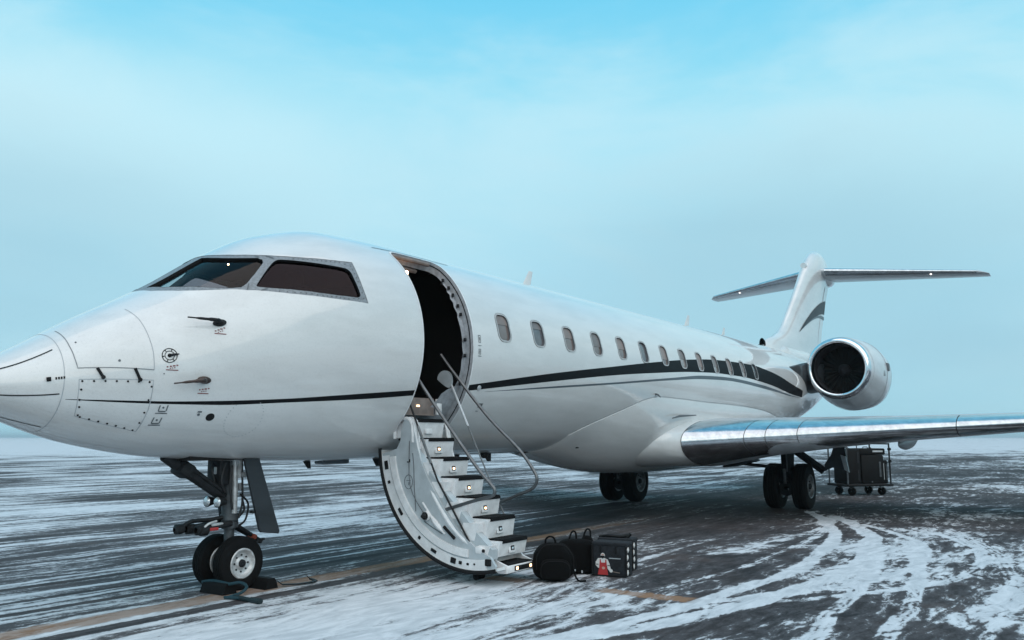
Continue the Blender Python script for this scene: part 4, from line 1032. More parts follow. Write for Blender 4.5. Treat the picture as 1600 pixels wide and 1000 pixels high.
def fin_skin(x, z, sgn, off=.012):
    _, xl, xt, th = fin_x(z); u = min(1, max(0, (x - xl) / (xt - xl))); t = 5 * (.2969 * sqrt(u) - .126 * u - .3516 * u * u + .2843 * u ** 3 - .1036 * u ** 4)
    return Vector((x, sgn * (t * th + off), z))
def fin_stripe(name, top, bot, mat):
    for sgn in (-1, 1):
        m = MB(); V = []
        for (xa, za), (xb, zb) in zip(top, bot):
            for k in range(6): V.append(fin_skin(xa + (xb - xa) * k / 5, za + (zb - za) * k / 5, sgn))
        n = len(top); m.add(V, [(i * 6 + k, i * 6 + k + 1, (i + 1) * 6 + k + 1, (i + 1) * 6 + k) for i in range(n - 1) for k in range(5)])
        m.build(name, mat, fin, 40)
def bez(p0, p1, p2, n=16): return [((1 - t) ** 2 * p0[0] + 2 * t * (1 - t) * p1[0] + t * t * p2[0], (1 - t) ** 2 * p0[1] + 2 * t * (1 - t) * p1[1] + t * t * p2[1]) for t in [k / n for k in range(n + 1)]]
fin_stripe('fin_stripe', bez((24.35, 4.86), (26.4, 6.1), (28.62, 6.42)), bez((24.36, 4.85), (26.8, 5.82), (28.42, 5.90)), DGREY)
fin_stripe('fin_pinstripe', bez((25.2, 5.18), (26.9, 5.83), (28.40, 5.80)), bez((25.2, 5.16), (26.9, 5.74), (28.36, 5.68)), GREYP)
mb = MB(); mb.tube([(x, 0, z + .02) for x, z in ((26.0, 7.28), (27.0, 7.25), (29.0, 7.25), (30.1, 7.30))], [.10, .24, .24, .05], 14, smooth=4); mb.build('tailplane_fairing', WHITE, fin, 50)
mb = MB(); mb.lathe([(0, .10), (.02, .10), (.02, .085), (-.12, .08), (-.12, 0)], (21.20, 0, 4.20), (-1, 0, 0), 20)
for i, (x_, y_, z_) in enumerate(mb.v): mb.v[i] = (x_, y_ * .8, 4.20 + (z_ - 4.20) * 1.6)
mb.build('ram_air_inlet', SEAL, fin)
# dorsal roots: fillets either side of the fin base
mb = MB(); mb.tube([(21.2, 0, 4.0), (23, 0, 3.98), (26, 0, 3.95), (28.5, 0, 3.85)], [.16, .34, .36, .2], 16, smooth=5); mb.build('dorsal_fillet', WHITE, fin, 50)
mb = MB(); mb.tube([fin_skin(x, z, -1, .002) for x, z in ((27.1, 4.6), (27.3, 5.2), (27.75, 6.0), (28.3, 6.9))], .006, 5); mb.build('rudder_gap', SEAMS, fin)
def stab(sgn):
    secs = []
    for t in (0, .03, .5, .94, .985, 1.0):
        xl = 27.15 + 3.35 * t; c = 2.75 - 1.55 * t; 
        if t > .95: xl += (t - .95) * 8; c -= (t - .95) * 9
        z = 7.30 - .02 * t; th = .105 if t < .95 else .105 * (1 - (t - .95) * 12)
        secs.append([Vector((xl + u * c, sgn * (.16 + 4.94 * t), z + tt * c * th * 1.15)) for u, tt in FO])
    m = MB(); m.loft(secs); s = m.build('tailplane', STABP, jet, 45)
    m = MB()
    t = .66; xl = 27.15 + 3.35 * t; c = 2.75 - 1.55 * t; m.lathe([(-.05, 0), (-.04, .03), (0, .04), (.04, .03), (.05, 0)], (xl + c * .1, sgn * (.16 + 4.94 * t), 7.30 - .09), (1, 0, 0), 10); m.build('logo_light', NAV, s)
    # chrome leading edge
    secs = []
    for t in (.04, .5, .93):
        xl = 27.15 + 3.35 * t; c = 2.75 - 1.55 * t
        secs.append([Vector((xl - .006 + u * c, sgn * (.16 + 4.94 * t), 7.30 - .02 * t + tt * c * .105 * 1.15 * 1.04)) for u, tt in FO if u < .13])
    m = MB(); m.loft(secs, cap=False); m.build('leading_edge', CHROME, s, 50)
STABP = paint('tailplane_grey', (.52, .54, .56), .15, .35, .4)
stab(-1); stab(1)

# ------------------------------------------------------------------ wheels and landing gear
def wheel_meshes(r, w, rim_r):
    h = w / 2; a = []
    prof = [(-h * .78, rim_r), (-h * .92, rim_r * 1.04), (-h, rim_r + (r - rim_r) * .35), (-h * .98, rim_r + (r - rim_r) * .6), (-h * .86, r * .955), (-h * .66, r * .992)]
    tread = []
    for g in (-.5, -.17, .17, .5):
        tread += [(h * g - h * .07, r), (h * g - h * .055, r * .975), (h * g + h * .055, r * .975), (h * g + h * .07, r)]
    prof = prof + [(-h * .6, r)] + tread + [(h * .6, r)] + [(-x_, y_) for x_, y_ in prof[::-1]]
    t = MB(); t.lathe(prof, (0, 0, 0), (0, 1, 0), 48)
    rim = MB()
    for s in (-1, 1):
        rim.lathe([(s * h * .60, rim_r * .70), (s * h * .80, rim_r * .86), (s * h * .97, rim_r * .90), (s * h * 1.0, rim_r * .97), (s * h * .93, rim_r * 1.03), (s * h * .75, rim_r * 1.03)], (0, 0, 0), (0, 1, 0), 40)
        rim.lathe([(s * h * .60, rim_r * .70), (s * h * .52, rim_r * .45), (s * h * .70, rim_r * .34), (s * h * .74, 0)], (0, 0, 0), (0, 1, 0), 32)
    hub = MB()
    for s in (-1, 1):
        hub.lathe([(s * h * .70, rim_r * .27), (s * h * .92, rim_r * .25), (s * h * 1.02, rim_r * .17), (s * h * 1.02, rim_r * .10), (s * h * .9, 0)], (0, 0, 0), (0, 1, 0), 20)
        for k in range(8):
            a_ = 2 * pi * k / 8; hub.lathe([(s * h * .48, rim_r * .07), (s * h * .66, rim_r * .065), (s * h * .66, 0)], (rim_r * .56 * cos(a_), 0, rim_r * .56 * sin(a_)), (0, 1, 0), 8)
    return t, rim, hub
def mk_mesh(name, mb, mat, angle=40):
    o = mb.build(name, mat, None, angle); me = o.data; bpy.data.objects.remove(o); return me
def wheel_set(r, w, rr_, rim_mat):
    t, rim, hub = wheel_meshes(r, w, rr_); return mk_mesh('tyre', t, RUBBER), mk_mesh('wheel', rim, rim_mat), mk_mesh('wheel_hub', hub, GEARD)
NW = wheel_set(.268, .165, .148, RIM)
MW = wheel_set(.485, .33, .25, MRIM := simple('main_wheel_rim', (.20, .205, .21), .45, .5, .3, 14))
def place_wheel(ms, loc):
    o = bpy.data.objects.new('wheel', ms[1]); COL.objects.link(o); o.parent = jet; o.location = Vector(loc) - jet.location
    for nm, me in (('tyre', ms[0]), ('wheel_hub', ms[2])):
        c = bpy.data.objects.new(nm, me); COL.objects.link(c); c.parent = o
NX = 3.2
for y in (-.165, .165): place_wheel(NW, (NX, y, .266))
# nose leg
mb = MB()
mb.tube([(3.20, 0, .24), (3.20, 0, .62)], .052, 18); mb.tube([(3.19, 0, .60), (3.17, 0, 1.0), (3.15, 0, 1.55)], .072, 18)
mb.lathe([(-.03, .09), (.03, .09)], (3.195, 0, .64), (0, 0, 1), 18); mb.lathe([(-.03, .09), (.03, .09)], (3.195, 0, .72), (0, 0, 1), 18)
mb.tube([(3.2, -.23, .266), (3.2, .23, .266)], .03, 12); mb.rbox((3.20, 0, .27), (.10, .12, .12), .03)
leg = mb.build('nose_gear_leg', GEARM, jet, 40)
mb = MB(); mb.tube([(2.40, 0, 1.36), (2.62, 0, 1.24), (2.80, 0, 1.12), (3.10, 0, .93)], [.055, .075, .062, .055], 12)
mb.rbox((2.62, 0, 1.22), (.16, .20, .14), .03, R=Matrix.Rotation(radians(30), 3, 'Y')); mb.tube([(2.55, -.07, 1.30), (3.08, -.06, .98)], .022, 8); mb.build('drag_brace', GEARD, leg)
for y in (-.085, .085):
    m = MB(); m.lathe([(0, .03), (-.05, .045), (-.09, .056), (-.10, .056)], (3.07, y, .885), (1, 0, 0), 18); m.build('taxi_lamp_housing', GEARD, leg)
    m = MB(); m.lathe([(0, .052), (-.014, .038), (-.02, 0)], (2.972, y, .885), (1, 0, 0), 18); m.build('taxi_lamp', LENS, leg)
mb = MB(); mb.rbox((3.02, 0, .64), (.42, .07, .05), .015)
for y in (-.09, .09):
    mb.tube([(2.78, y * .9, .635), (3.15, y, .66)], .03, 10); mb.lathe([(-.05, .03), (-.04, .05), (.04, .05), (.05, .03)], (2.70 + abs(y), y * .9, .625), (1, 0, 0), 12)
mb.lathe([(0, .02), (.02, .05), (.09, .05), (.11, .03)], (2.60, .07, .635), (1, 0, 0), 12); mb.lathe([(0, .02), (.02, .05), (.09, .05), (.11, .03)], (2.76, -.10, .615), (1, 0, 0), 12)
mb.tube([(2.70, .07, .66), (2.80, .07, .70), (3.0, .05, .70), (3.12, 0, .72)], .022, 8, smooth=3); mb.build('steering_unit', GEARD, leg)
mb = MB(); mb.rbox((2.92, -.128, .625), (.10, .012, .03), .004); mb.build('warning_plate', RED, leg)
mb = MB(); mb.rbox((2.97, -.10, .665), (.14, .03, .03), .008); mb.tube([(2.80, -.12, .64), (2.85, -.125, .68), (2.95, -.12, .70)], .012, 8, smooth=3); mb.each('steering_rod', RIM, leg)
mb = MB()
for y in (-.05, .05): mb.tube([(3.27, y, .62), (3.57, y * .4, .45)], .022, 8); mb.tube([(3.57, y * .4, .45), (3.27, y, .30)], .02, 8)
mb.rbox((3.58, 0, .445), (.09, .05, .05), .012, R=Matrix.Rotation(radians(28), 3, 'Y')); mb.tube([(3.56, 0, .45), (3.66, 0, .45)], .012, 8); mb.build('torque_link', GEARD, leg)
mb = MB(); mb.rbox((3.475, -.03, .495), (.05, .10, .05), .01, R=Matrix.Rotation(radians(28), 3, 'Y')); mb.build('link_marking', simple('orange_tag', (.30, .06, .03), .6), leg)
mb = MB()
for a in ([(3.05, -.09, 1.28), (3.0, -.10, 1.1), (3.06, -.09, .98)], [(3.26, -.08, 1.30), (3.27, -.09, 1.05), (3.30, -.06, .85), (3.27, -.05, .70)], [(3.02, .05, 1.3), (2.95, .0, 1.22), (2.98, -.02, 1.08)], [(3.24, -.10, .95), (3.36, -.08, .85), (3.35, -.06, .68), (3.26, -.05, .62)], [(3.12, -.10, 1.25), (3.10, -.11, 1.05), (3.15, -.10, .8)], [(3.3, 0, .70), (3.36, -.02, .78), (3.32, -.03, .9)]):
    mb.tube(a, .011, 7, smooth=4)
mb.each('hydraulic_hose', HOSE, leg)
mb = MB(); mb.tube([(3.17, -.08, 1.32), (3.18, -.09, 1.0), (3.19, -.08, .76)], .028, 10); mb.tube([(3.22, -.10, 1.3), (3.22, -.10, 1.12)], .02, 8); mb.each('actuator', RIM, leg)
mb = MB(); mb.rbox((3.0, -.02, 1.20), (.05, .05, .08), .012); mb.lathe([(-.02, 0), (-.02, .03), (.02, .03), (.02, 0)], (3.27, -.12, 1.15), (0, 1, 0), 12); mb.rbox((3.255, -.07, 1.03), (.035, .03, .07), .006); mb.each('gear_sensor', SILVER, leg)
mb = MB(); mb.rbox((3.05, .02, 1.22), (.14, .22, .35), .03); mb.build('gear_bracket', GEARD, leg)
mb = MB(); mb.prism([(3.14, -.27, 1.32), (3.33, -.27, 1.32), (3.575, -.34, .56), (3.56, -.34, .535), (3.34, -.34, .565), (3.315, -.34, .59)], (0, .028, 0)); gd = mb.build('nose_gear_door', DGREY, jet, 25)
mb = MB(); mb.tube([(3.34, -.29, .80), (3.44, -.26, .76), (3.50, -.30, .76)], .009, 6); mb.rbox((3.40, -.315, .70), (.09, .02, .04), .005); mb.rbox((3.24, -.30, .78), (.03, .05, .03), .006); mb.build('door_hinge', GEARD, gd)
mb = MB(); mb.prism([(3.14, .27, 1.32), (3.33, .27, 1.32), (3.56, .34, .60), (3.34, .34, .60)], (0, -.028, 0)); mb.build('nose_gear_door', DGREY, jet, 25)
mb = MB(); mb.box((3.0, 0, 1.36), (.95, .46, .10)); mb.build('wheel_well', DARK, jet)
# main legs
def main_gear(s):
    y0 = s * 2.01
    for dy in (-.30, .30): place_wheel(MW, (16.29, y0 + dy, .485))
    m = MB(); m.tube([(16.25, y0, 1.50), (16.22, y0, 1.05), (16.20, y0, .78)], [.15, .14, .12], 16); m.rbox((16.2, y0, .74), (.26, .26, .16), .05)
    m.tube([(16.17, y0 - .10, .80), (16.05, y0 - .10, .62), (16.27, y0 - .09, .50)], [.07, .075, .075], 10); m.tube([(16.17, y0 + .10, .80), (16.05, y0 + .10, .62), (16.27, y0 + .09, .50)], [.07, .075, .075], 10)
    m.tube([(16.29, y0 - .42, .485), (16.29, y0 + .42, .485)], .06, 12); g = m.build('main_gear_leg', GEARD, jet, 40)
    m = MB(); m.lathe([(-.12, .06), (-.12, .16), (.12, .16), (.12, .06)], (16.15, y0, .44), (1, 0, 0), 16); m.build('brake_unit', BLACK, g)
    m = MB(); m.tube([(15.95, y0, .86), (15.98, y0, .55)], .035, 8); m.tube([(16.02, y0 + .04 * s, 1.3), (15.98, y0 + .05 * s, .8)], .016, 7); m.build('shock_strut', GEARM, g)
    m = MB(); m.tube([(16.6, y0 + s * .08, 1.24), (16.8, y0 + s * .62, .80)], .085, 4); m.build('side_brace', DGREY, g, 20)
    # outboard leg door: a bent plate hung from the wing
    m = MB(); yy = y0; P = [(16.72, yy + s * .64, .80), (16.72, yy + s * .66, .96), (16.75, yy + s * .80, 1.17), (16.75, yy + s * .86, 1.36), (16.80, yy + s * 1.06, 1.36), (16.80, yy + s * 1.10, 1.10), (16.82, yy + s * 1.14, .79), (16.78, yy + s * .98, .86), (16.76, yy + s * .80, .88)]
    m.prism(P, (.07, 0, 0)); m.build('main_gear_door', DGREY, g, 20)
    m = MB(); m.prism([(16.80, yy + s * .99, 1.16), (16.80, yy + s * 1.10, 1.12), (16.80, yy + s * 1.15, .785), (16.80, yy + s * 1.06, .84)], (-.05, 0, 0)); m.build('door_edge', WINGP, g, 20)
    m = MB(); m.tube([(15.8, y0 - s * 1.0, .98), (16.1, y0 - s * .2, .88)], .035, 8); m.build('gear_link', GEARD, g)
    m = MB(); m.rbox((15.55, y0 - s * .80, .98), (.9, .55, .05), .02, R=Matrix.Rotation(radians(-14 * -s), 3, 'X')); m.build('inboard_gear_door', DGREY, g)
main_gear(-1); main_gear(1)

# ------------------------------------------------------------------ things on the apron
# chocks at the nose wheels
def chock(loc, rot, L, label, strap=None):
    t = thing('wheel_chock', loc, label, 'wheel chock', 'chocks at the nose wheels')
    R_ = Matrix.Rotation(rot, 3, 'Z'); o = Vector(loc)
    prof = [(-.085, 0), (.085, 0), (.06, .075), (.035, .105), (-.035, .105), (-.06, .075)]
    m = MB(); m.prism([o + R_ @ Vector((x, -L / 2, z + .002)) for x, z in prof], R_ @ Vector((0, L, 0))); m.build('chock_block', RUBBER, t, 20)
    return t, R_, o
c1, R1, o1 = chock((3.42, -.15, 0), radians(0), .56, 'black rubber chock behind the near nose wheel with a flat black strap')
mb = MB(); pl = [(3.515, -.40, .06), (3.56, -.43, .02), (3.70, -.50, .012), (3.84, -.54, .012), (3.95, -.51, .012), (3.93, -.44, .03), (3.90, -.42, .06)]
for a, b_ in zip(pl[:-1], pl[1:]):
    a, b_ = Vector(a), Vector(b_); d = (b_ - a); u = Vector((-d.y, d.x, 0)).normalized() * .022
    mb.add([a - u, a + u, b_ + u, b_ - u, a - u + Vector((0, 0, .012)), a + u + Vector((0, 0, .012)), b_ + u + Vector((0, 0, .012)), b_ - u + Vector((0, 0, .012))], [(3, 2, 1, 0), (4, 5, 6, 7), (0, 1, 5, 4), (2, 3, 7, 6), (1, 2, 6, 5), (3, 0, 4, 7)])
mb.build('strap', BLACK, c1)
c2, R2, o2 = chock((2.985, -.15, 0), radians(0), .36, 'dark chock in front of the nose wheels with a teal rope loop')
mb = MB(); mb.tube([(2.95, .06, .09), (2.96, -.1, .115), (2.98, -.33, .10)], .016, 8, smooth=4)
mb.tube([(2.97, -.33, .10), (3.02, -.44, .12), (3.02, -.54, .09), (2.93, -.57, .05), (2.82, -.53, .022), (2.80, -.50, .02), (2.83, -.60, .02), (2.86, -.72, .02)], .015, 10, smooth=6); mb.build('rope', TEAL, c2)
mb = MB(); mb.tube([(2.86, -.58, .022), (2.85, -.72, .022), (2.84, -.88, .022)], .022, 10); mb.tube([(2.845, -.83, .024), (2.84, -.97, .024)], .028, 10); mb.build('rope_grip', simple('rope_grip', (.006, .018, .022), .7), c2)

def soft_bag(mb, c, size, yaw, lumps=3, e=2.6, seed=1, taper=.12, sag=.02):
    """rounded, slightly lumpy upright bag standing on z = 0"""
    rd = random.Random(seed); nu, nv = 26, 16; R_ = Matrix.Rotation(yaw, 3, 'Z'); c = Vector(c)
    ph = [(rd.uniform(0, 6), rd.uniform(2, 5), rd.uniform(2, 5)) for _ in range(lumps)]
    sg = lambda v, p: math.copysign(abs(v) ** p, v)
    rows = []
    for j in range(nv + 1):
        b_ = -pi / 2 + pi * j / nv; row = []
        for i in range(nu):
            a = 2 * pi * i / nu; x = sg(cos(b_), 2 / e) * sg(cos(a), 2 / e); y = sg(cos(b_), 2 / e) * sg(sin(a), 2 / e); z = sg(sin(b_), 2 / (e + .8))
            k = 1 - taper * (z + 1) / 2 + sag * sum(sin(p + f1 * a + f2 * z) for p, f1, f2 in ph)
            row.append(c + R_ @ Vector((x * size[0] / 2 * k, y * size[1] / 2 * k, size[2] / 2 * (z + 1))))
        rows.append(row)
    mb.loft(rows)
ZIP = simple('zip', (.009, .009, .010), .7, 0, .2, 9, 0, 40, 0, .05, .2)
# black backpack nearest the steps
b1 = thing('backpack', (5.50, -2.56, 0), 'black rounded backpack standing closest to the foot of the aircraft steps', 'backpack', 'crew bags on the apron')
YW = radians(-56)
mb = MB(); soft_bag(mb, (5.50, -2.535, .0), (.47, .26, .40), radians(-58), seed=2, e=2.7, taper=.20, sag=.035); mb.build('bag_body', FABRIC, b1, 60)
def bag_at(cx, cy, yaw, u, v, z): r_ = Matrix.Rotation(yaw, 3, 'Z') @ Vector((u, v, z)); return Vector((cx, cy, 0)) + r_
mb = MB(); mb.tube([bag_at(5.5, -2.555, YW, u, 0, z) for u, z in ((-.10, .385), (-.095, .435), (-.06, .462), (-.015, .455), (.005, .42), (.01, .395))], .011, 8, smooth=4); mb.build('carry_handle', FABRIC, b1)
mb = MB(); soft_bag(mb, bag_at(5.5, -2.555, YW, .0, -.115, .02), (.34, .10, .22), YW, seed=5, e=3.2); mb.build('front_pocket', FABRIC, b1, 60)
mb = MB(); mb.tube([bag_at(5.5, -2.555, YW, u, v, z) for u, v, z in ((.18, -.06, .30), (.225, -.07, .2), (.21, -.09, .09), (.25, -.11, .015), (.33, -.10, .012))], .010, 6, smooth=4); mb.tube([bag_at(5.5, -2.555, YW, u, v, z) for u, v, z in ((-.19, -.04, .31), (-.225, -.05, .22), (-.215, -.05, .10))], .012, 6, smooth=4); mb.each('shoulder_strap', FABRIC, b1)
mb = MB(); mb.rbox(bag_at(5.5, -2.555, YW, .215, -.09, .12), (.012, .012, .02), .003); mb.build('buckle', SILVER, b1)
mb = MB(); mb.tube([bag_at(5.5, -2.555, YW, u, -.168, z) for u, z in ((-.15, .06), (-.155, .16), (-.10, .215), (0, .225), (.10, .215), (.155, .16), (.15, .06))], .004, 5, smooth=4); mb.build('pocket_zip', ZIP, b1)
mb = MB(); mb.tube([bag_at(5.5, -2.555, YW, u, v, z) for u, v, z in ((-.20, -.075, .12), (-.195, -.07, .26), (-.12, -.055, .365), (0, -.05, .385), (.12, -.055, .365), (.195, -.07, .26), (.20, -.075, .12))], .006, 5, smooth=4); mb.build('main_zip', ZIP, b1)
# twin-handled black duffel behind it
b2 = thing('travel_bag', (6.1, -2.5, 0), 'black travel bag with two upright loop handles between the backpack and the grey bags', 'travel bag', 'crew bags on the apron')
mb = MB(); soft_bag(mb, (6.06, -2.52, 0), (.50, .26, .385), radians(-58), seed=9, e=3.4, taper=.10); soft_bag(mb, (6.14, -2.60, .02), (.22, .20, .40), radians(-58), seed=11, e=2.8, taper=.3); mb.build('bag_body', FABRIC, b2, 60)
for u0, dz in ((-.075, -.012), (.09, .012)):
    m = MB(); m.tube([bag_at(6.08, -2.54, YW, u0 + u, 0, z + dz) for u, z in ((-.045, .365), (-.035, .43), (-.005, .478), (.028, .465), (.035, .41), (.035, .37))], .011, 8, smooth=4); m.build('carry_handle', FABRIC, b2)
mb = MB(); mb.tube([bag_at(6.08, -2.54, YW, .20, -.10, .35), bag_at(6.08, -2.54, YW, .235, -.10, .30)], .008, 6); mb.rbox(bag_at(6.0, -2.54, YW, .05, -.16, .05), (.015, .015, .03), .004); mb.build('zip_pull', SILVER, b2)
# grey tool bags
def tool_bag(cx, cy, w, d, h, yaw, label, fig):
    t = thing('tool_bag', (cx, cy, 0), label, 'tool bag', 'crew bags on the apron'); R_ = Matrix.Rotation(yaw, 3, 'Z')
    at = lambda u, v, z: Vector((cx, cy, 0)) + R_ @ Vector((u, v, z))
    m = MB(); m.rbox(at(0, 0, h / 2), (w, d, h), .022, 3, R_); m.build('bag_body', GFAB, t, 50)
    m = MB(); m.rbox(at(0, 0, h - .018), (w + .012, d + .012, .045), .014, 2, R_); m.build('bag_lid', GFAB, t, 50)
    m = MB()
    for s in (-1, 1): m.tube([at(s * w / 2, -d / 2, .02), at(s * w / 2, -d / 2, h - .03)], .010, 6)
    m.tube([at(-w / 2, -d / 2, .012), at(w / 2, -d / 2, .012)], .010, 6); m.build('edge_piping', BLACK, t)
    m = MB()
    for k in range(4): m.rbox(at(w / 2 + .004, -d / 2 + .035 + .02 * (k % 2), .05 + k * h * .22), (.012, .05, .045), .005, 2, R_ @ Matrix.Rotation(radians(35), 3, 'X'))
    m.build('strap_loop', PALE, t)
    m = MB(); m.rbox(at(w / 2 + .002, 0, h / 2), (.006, .025, h * .9), .002, 1, R_); m.build('side_webbing', BLACK, t)
    m = MB()
    for u in (-.10, .08): m.rbox(at(u, -d / 2 - .003, h - .075), (.022, .01, .075), .003, 1, R_)
    m.each('lid_strap', BLACK, t)
    if fig:
        def flat(mb, poly, lay): mb.prism([at(u, -d / 2 - .0012 - lay, z) for u, z in poly], R_ @ Vector((0, -.0012, 0)))
        def ell(u, z, a, b_, n=16): return [(u + a * cos(2 * pi * k / n), z + b_ * sin(2 * pi * k / n)) for k in range(n)]
        u0 = -.075
        pr = MB(); flat(pr, [(u0 - .075, .165), (u0 - .055, .195), (u0 + .02, .20), (u0 + .06, .185), (u0 + .075, .15), (u0 + .06, .14), (u0 + .05, .12), (u0 - .05, .12), (u0 - .06, .15)], 0)
        flat(pr, [(u0 - .082, .16), (u0 - .06, .165), (u0 - .045, .12), (u0 + .0, .095), (u0 - .01, .07), (u0 - .06, .095), (u0 - .085, .12)], .0012); flat(pr, [(u0 + .05, .165), (u0 + .078, .15), (u0 + .095, .085), (u0 + .075, .065), (u0 + .055, .09)], .0012); flat(pr, ell(u0 + .002, .225, .026, .03), 0); flat(pr, ell(u0 + .098, .066, .02, .018), .0024)
        p1 = pr.build('printed_figure', PALE, t)
        pr = MB(); flat(pr, [(u0 - .032, .185), (u0 - .022, .185), (u0 - .018, .15), (u0 + .03, .15), (u0 + .034, .185), (u0 + .044, .185), (u0 + .05, .10), (u0 + .065, .012), (u0 - .06, .012), (u0 - .04, .10)], .0036); pr.build('printed_overalls', RED, p1)
        pr = MB(); flat(pr, [(u0 - .022, .225), (u0 + .026, .225), (u0 + .024, .205), (u0 + .002, .192), (u0 - .02, .205)], .003); flat(pr, [(u0 - .082, .125), (u0 - .05, .125), (u0 - .048, .133), (u0 - .08, .133)], .004); flat(pr, [(u0 + .058, .12), (u0 + .088, .115), (u0 + .088, .123), (u0 + .058, .128)], .004); pr.build('printed_beard', BLACK, p1)
        pr = MB(); flat(pr, ell(u0 + .01, .092, .018, .015), .005); flat(pr, ell(u0 + .002, .236, .018, .009), .004); pr.build('printed_skin', simple('print_skin', (.50, .30, .24), .8), p1)
        pr = MB()
        for k, wd in enumerate((.022, .03, .018, .034, .026)): flat(pr, [(-.005 + .032 * k, .225), (-.005 + .032 * k + wd * .8, .225), (-.005 + .032 * k + wd * .8, .24), (-.005 + .032 * k, .24)], 0)
        pr.build('printed_title', BLACK, t)
        pr = MB(); flat(pr, [(.0, .196), (.135, .196), (.135, .206), (.0, .206)], 0); pr.build('printed_line', SEAMS, t)
        pr = MB(); flat(pr, [(u0 + .10, .055), (u0 + .20, .045), (u0 + .20, .052), (u0 + .10, .064)], 0); pr.build('printed_plank', BROWN, t)
    return t, at
PALE = simple('pale_print', (.66, .64, .62), .7, 0, .06)
tool_bag(6.15, -2.92, .40, .22, .37, radians(-82), 'grey tool bag printed with a bearded worker in red overalls', True)
t4, at4 = tool_bag(6.60, -2.76, .42, .22, .36, radians(-80), 'plain dark grey bag standing behind the bag with the printed worker', False)
mb = MB(); mb.tube([at4(-.22, -.02, .365), at4(-.10, -.05, .385), at4(.05, -.04, .38), at4(.14, -.03, .395), at4(.17, -.02, .40)], [.014, .018, .02, .022, .014], 8, smooth=4); mb.tube([at4(.13, -.04, .37), at4(.17, -.03, .415)], .018, 8); mb.build('carry_strap', BLACK, t4)

# ------------------------------------------------------------------ luggage trolley behind the wing
U = Vector((.76, -.65, 0)).normalized(); Vv = Vector((.65, .76, 0)).normalized(); TC = Vector((21.89, -2.29, 0))
TR = Matrix((U, Vv, Vector((0, 0, 1)))).transposed()
at = lambda u, v, z: TC + U * u + Vv * v + Vector((0, 0, z))
tr = thing('luggage_trolley', TC, 'metal cage luggage trolley on four castors behind the wing, loaded with dark cases', 'trolley')
HU, HV = .70, .42
mb = MB(); mb.rbox(at(0, 0, .285), (2 * HU, 2 * HV, .035), .01, 2, TR); mb.build('deck', GEARM, tr)
mb = MB()
for a, b_ in (((-HU, -HV), (HU, -HV)), ((HU, -HV), (HU, HV)), ((HU, HV), (-HU, HV)), ((-HU, HV), (-HU, -HV))): mb.tube([at(a[0], a[1], .27), at(b_[0], b_[1], .27)], .032, 10)
mb.build('bumper', SEAL, tr)
for u in (-HU + .03, HU - .03):
    for v in (-HV + .03, HV - .03):
        m = MB(); m.tube([at(u, v, .28), at(u, v, 1.38)], .022, 8); m.build('post', GEARM if u < 0 else GEARD, tr)
for u in (-.2, .25):
    m = MB(); m.tube([at(u, HV - .03, .28), at(u, HV - .03, 1.38)], .014, 7); m.build('post', GEARM, tr)
for u, v in ((-.47, -.27), (-.47, .27), (.47, -.27), (.47, .27)):
    m = MB(); m.lathe([(-.035, .02), (-.04, .085), (-.03, .108), (.03, .108), (.04, .085), (.035, .02)], at(u, v, .11), U + Vv * .4, 20); c = m.build('castor', RUBBER, tr, 50)
    m = MB(); m.rbox(at(u, v, .22), (.10, .09, .09), .015, 2, TR); m.rbox(at(u + .03, v - .055, .15), (.05, .012, .13), .005, 1, TR); m.rbox(at(u + .03, v + .055, .15), (.05, .012, .13), .005, 1, TR); m.build('castor_fork', SILVER if u > 0 else GEARM, c)
m = MB(); m.tube([at(-HU + .03, -HV + .03, 1.36), at(-HU + .03, HV - .03, 1.36)], .018, 8); m.tube([at(HU - .03, -HV + .03, 1.36), at(HU - .03, HV - .03, 1.36)], .018, 8); m.each('top_rail', GEARM, tr)
m = MB(); m.tube([at(HU - .03, -HV + .03, .85), at(HU - .03, HV - .03, .85)], .014, 8); m.build('cross_rail', GEARM, tr)
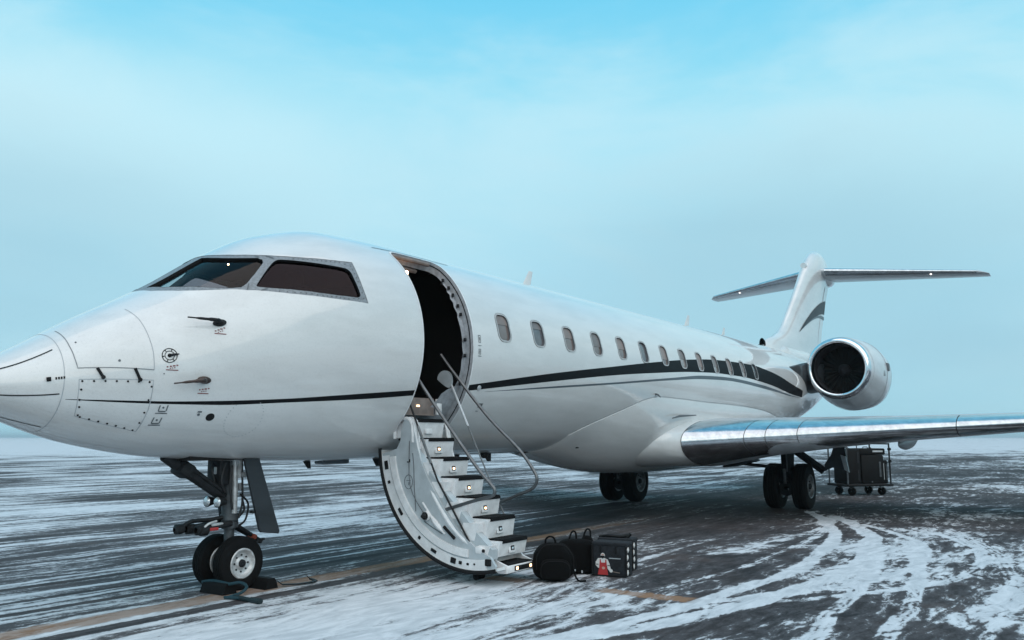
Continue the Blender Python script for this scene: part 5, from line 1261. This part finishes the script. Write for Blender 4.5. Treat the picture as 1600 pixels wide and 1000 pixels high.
for v in (-HV + .03, HV - .03):
    m = MB(); m.lathe([(-.03, 0), (-.03, .04), (.03, .04), (.03, 0)], at(HU - .02, v, 1.22), Vv, 10); m.lathe([(-.03, 0), (-.03, .035), (.03, .035), (.03, 0)], at(HU - .02, v, .90), Vv, 10); m.build('rail_clamp', SEAL, tr)
CASE = simple('case_shell', (.003, .0032, .004), .7, 0, .3, 12, .2, 60, 0, .05, .25)
def case(u, v, w, d, z0, h, label, strips, grp='cases on the luggage trolley'):
    t = thing('flight_case', at(u, v, z0), label, 'case', grp)
    m = MB(); m.rbox(at(u, v, z0 + h / 2), (w, d, h), .03, 2, TR); m.build('case_shell', CASE, t)
    for (su, z, sw, sh, mt) in strips:
        m = MB(); m.rbox(at(u + su, v - d / 2 - .006, z0 + z), (sw, .014, sh), .004, 1, TR); m.build('case_trim', mt, t)
    m = MB(); m.tube([at(u - .08, v, z0 + h), at(u - .06, v, z0 + h + .035), at(u + .06, v, z0 + h + .035), at(u + .08, v, z0 + h)], .012, 7); m.build('case_handle', SEAL, t)
case(-.42, -.05, .42, .60, .305, .92, 'tall dark case at the near left end of the luggage trolley', [(.12, .70, .05, .30, GEARD), (.12, .22, .05, .30, GEARD)])
case(.16, -.03, .70, .66, .305, .76, 'wide black case in the middle of the luggage trolley', [(-.05, .05, .04, .04, GEARM), (.22, .38, .06, .40, GEARM)])
case(.20, -.03, .80, .60, 1.07, .17, 'flat black case lying on top of the wide black case', [(.15, .09, .32, .045, SILVER)])
case(.56, -.06, .20, .52, .305, .62, 'narrow case with silver trim at the right end of the trolley', [(-.04, .32, .03, .44, SILVER), (.05, .30, .035, .42, GEARM)])

# ------------------------------------------------------------------ winter haze over the airfield
hz, t, b, out = new_mat('haze'); t.nodes.remove(b)
pv = N(t, 'ShaderNodeVolumePrincipled'); pv.inputs['Color'].default_value = (.80, .90, .95, 1); pv.inputs['Density'].default_value = .0004; pv.inputs['Anisotropy'].default_value = .2
t.links.new(pv.outputs[0], out.inputs['Volume'])
mb = MB(); mb.box((10, 0, 5.5), (12800, 12800, 13.0)); tag(mb.build('haze', hz), kind='stuff')
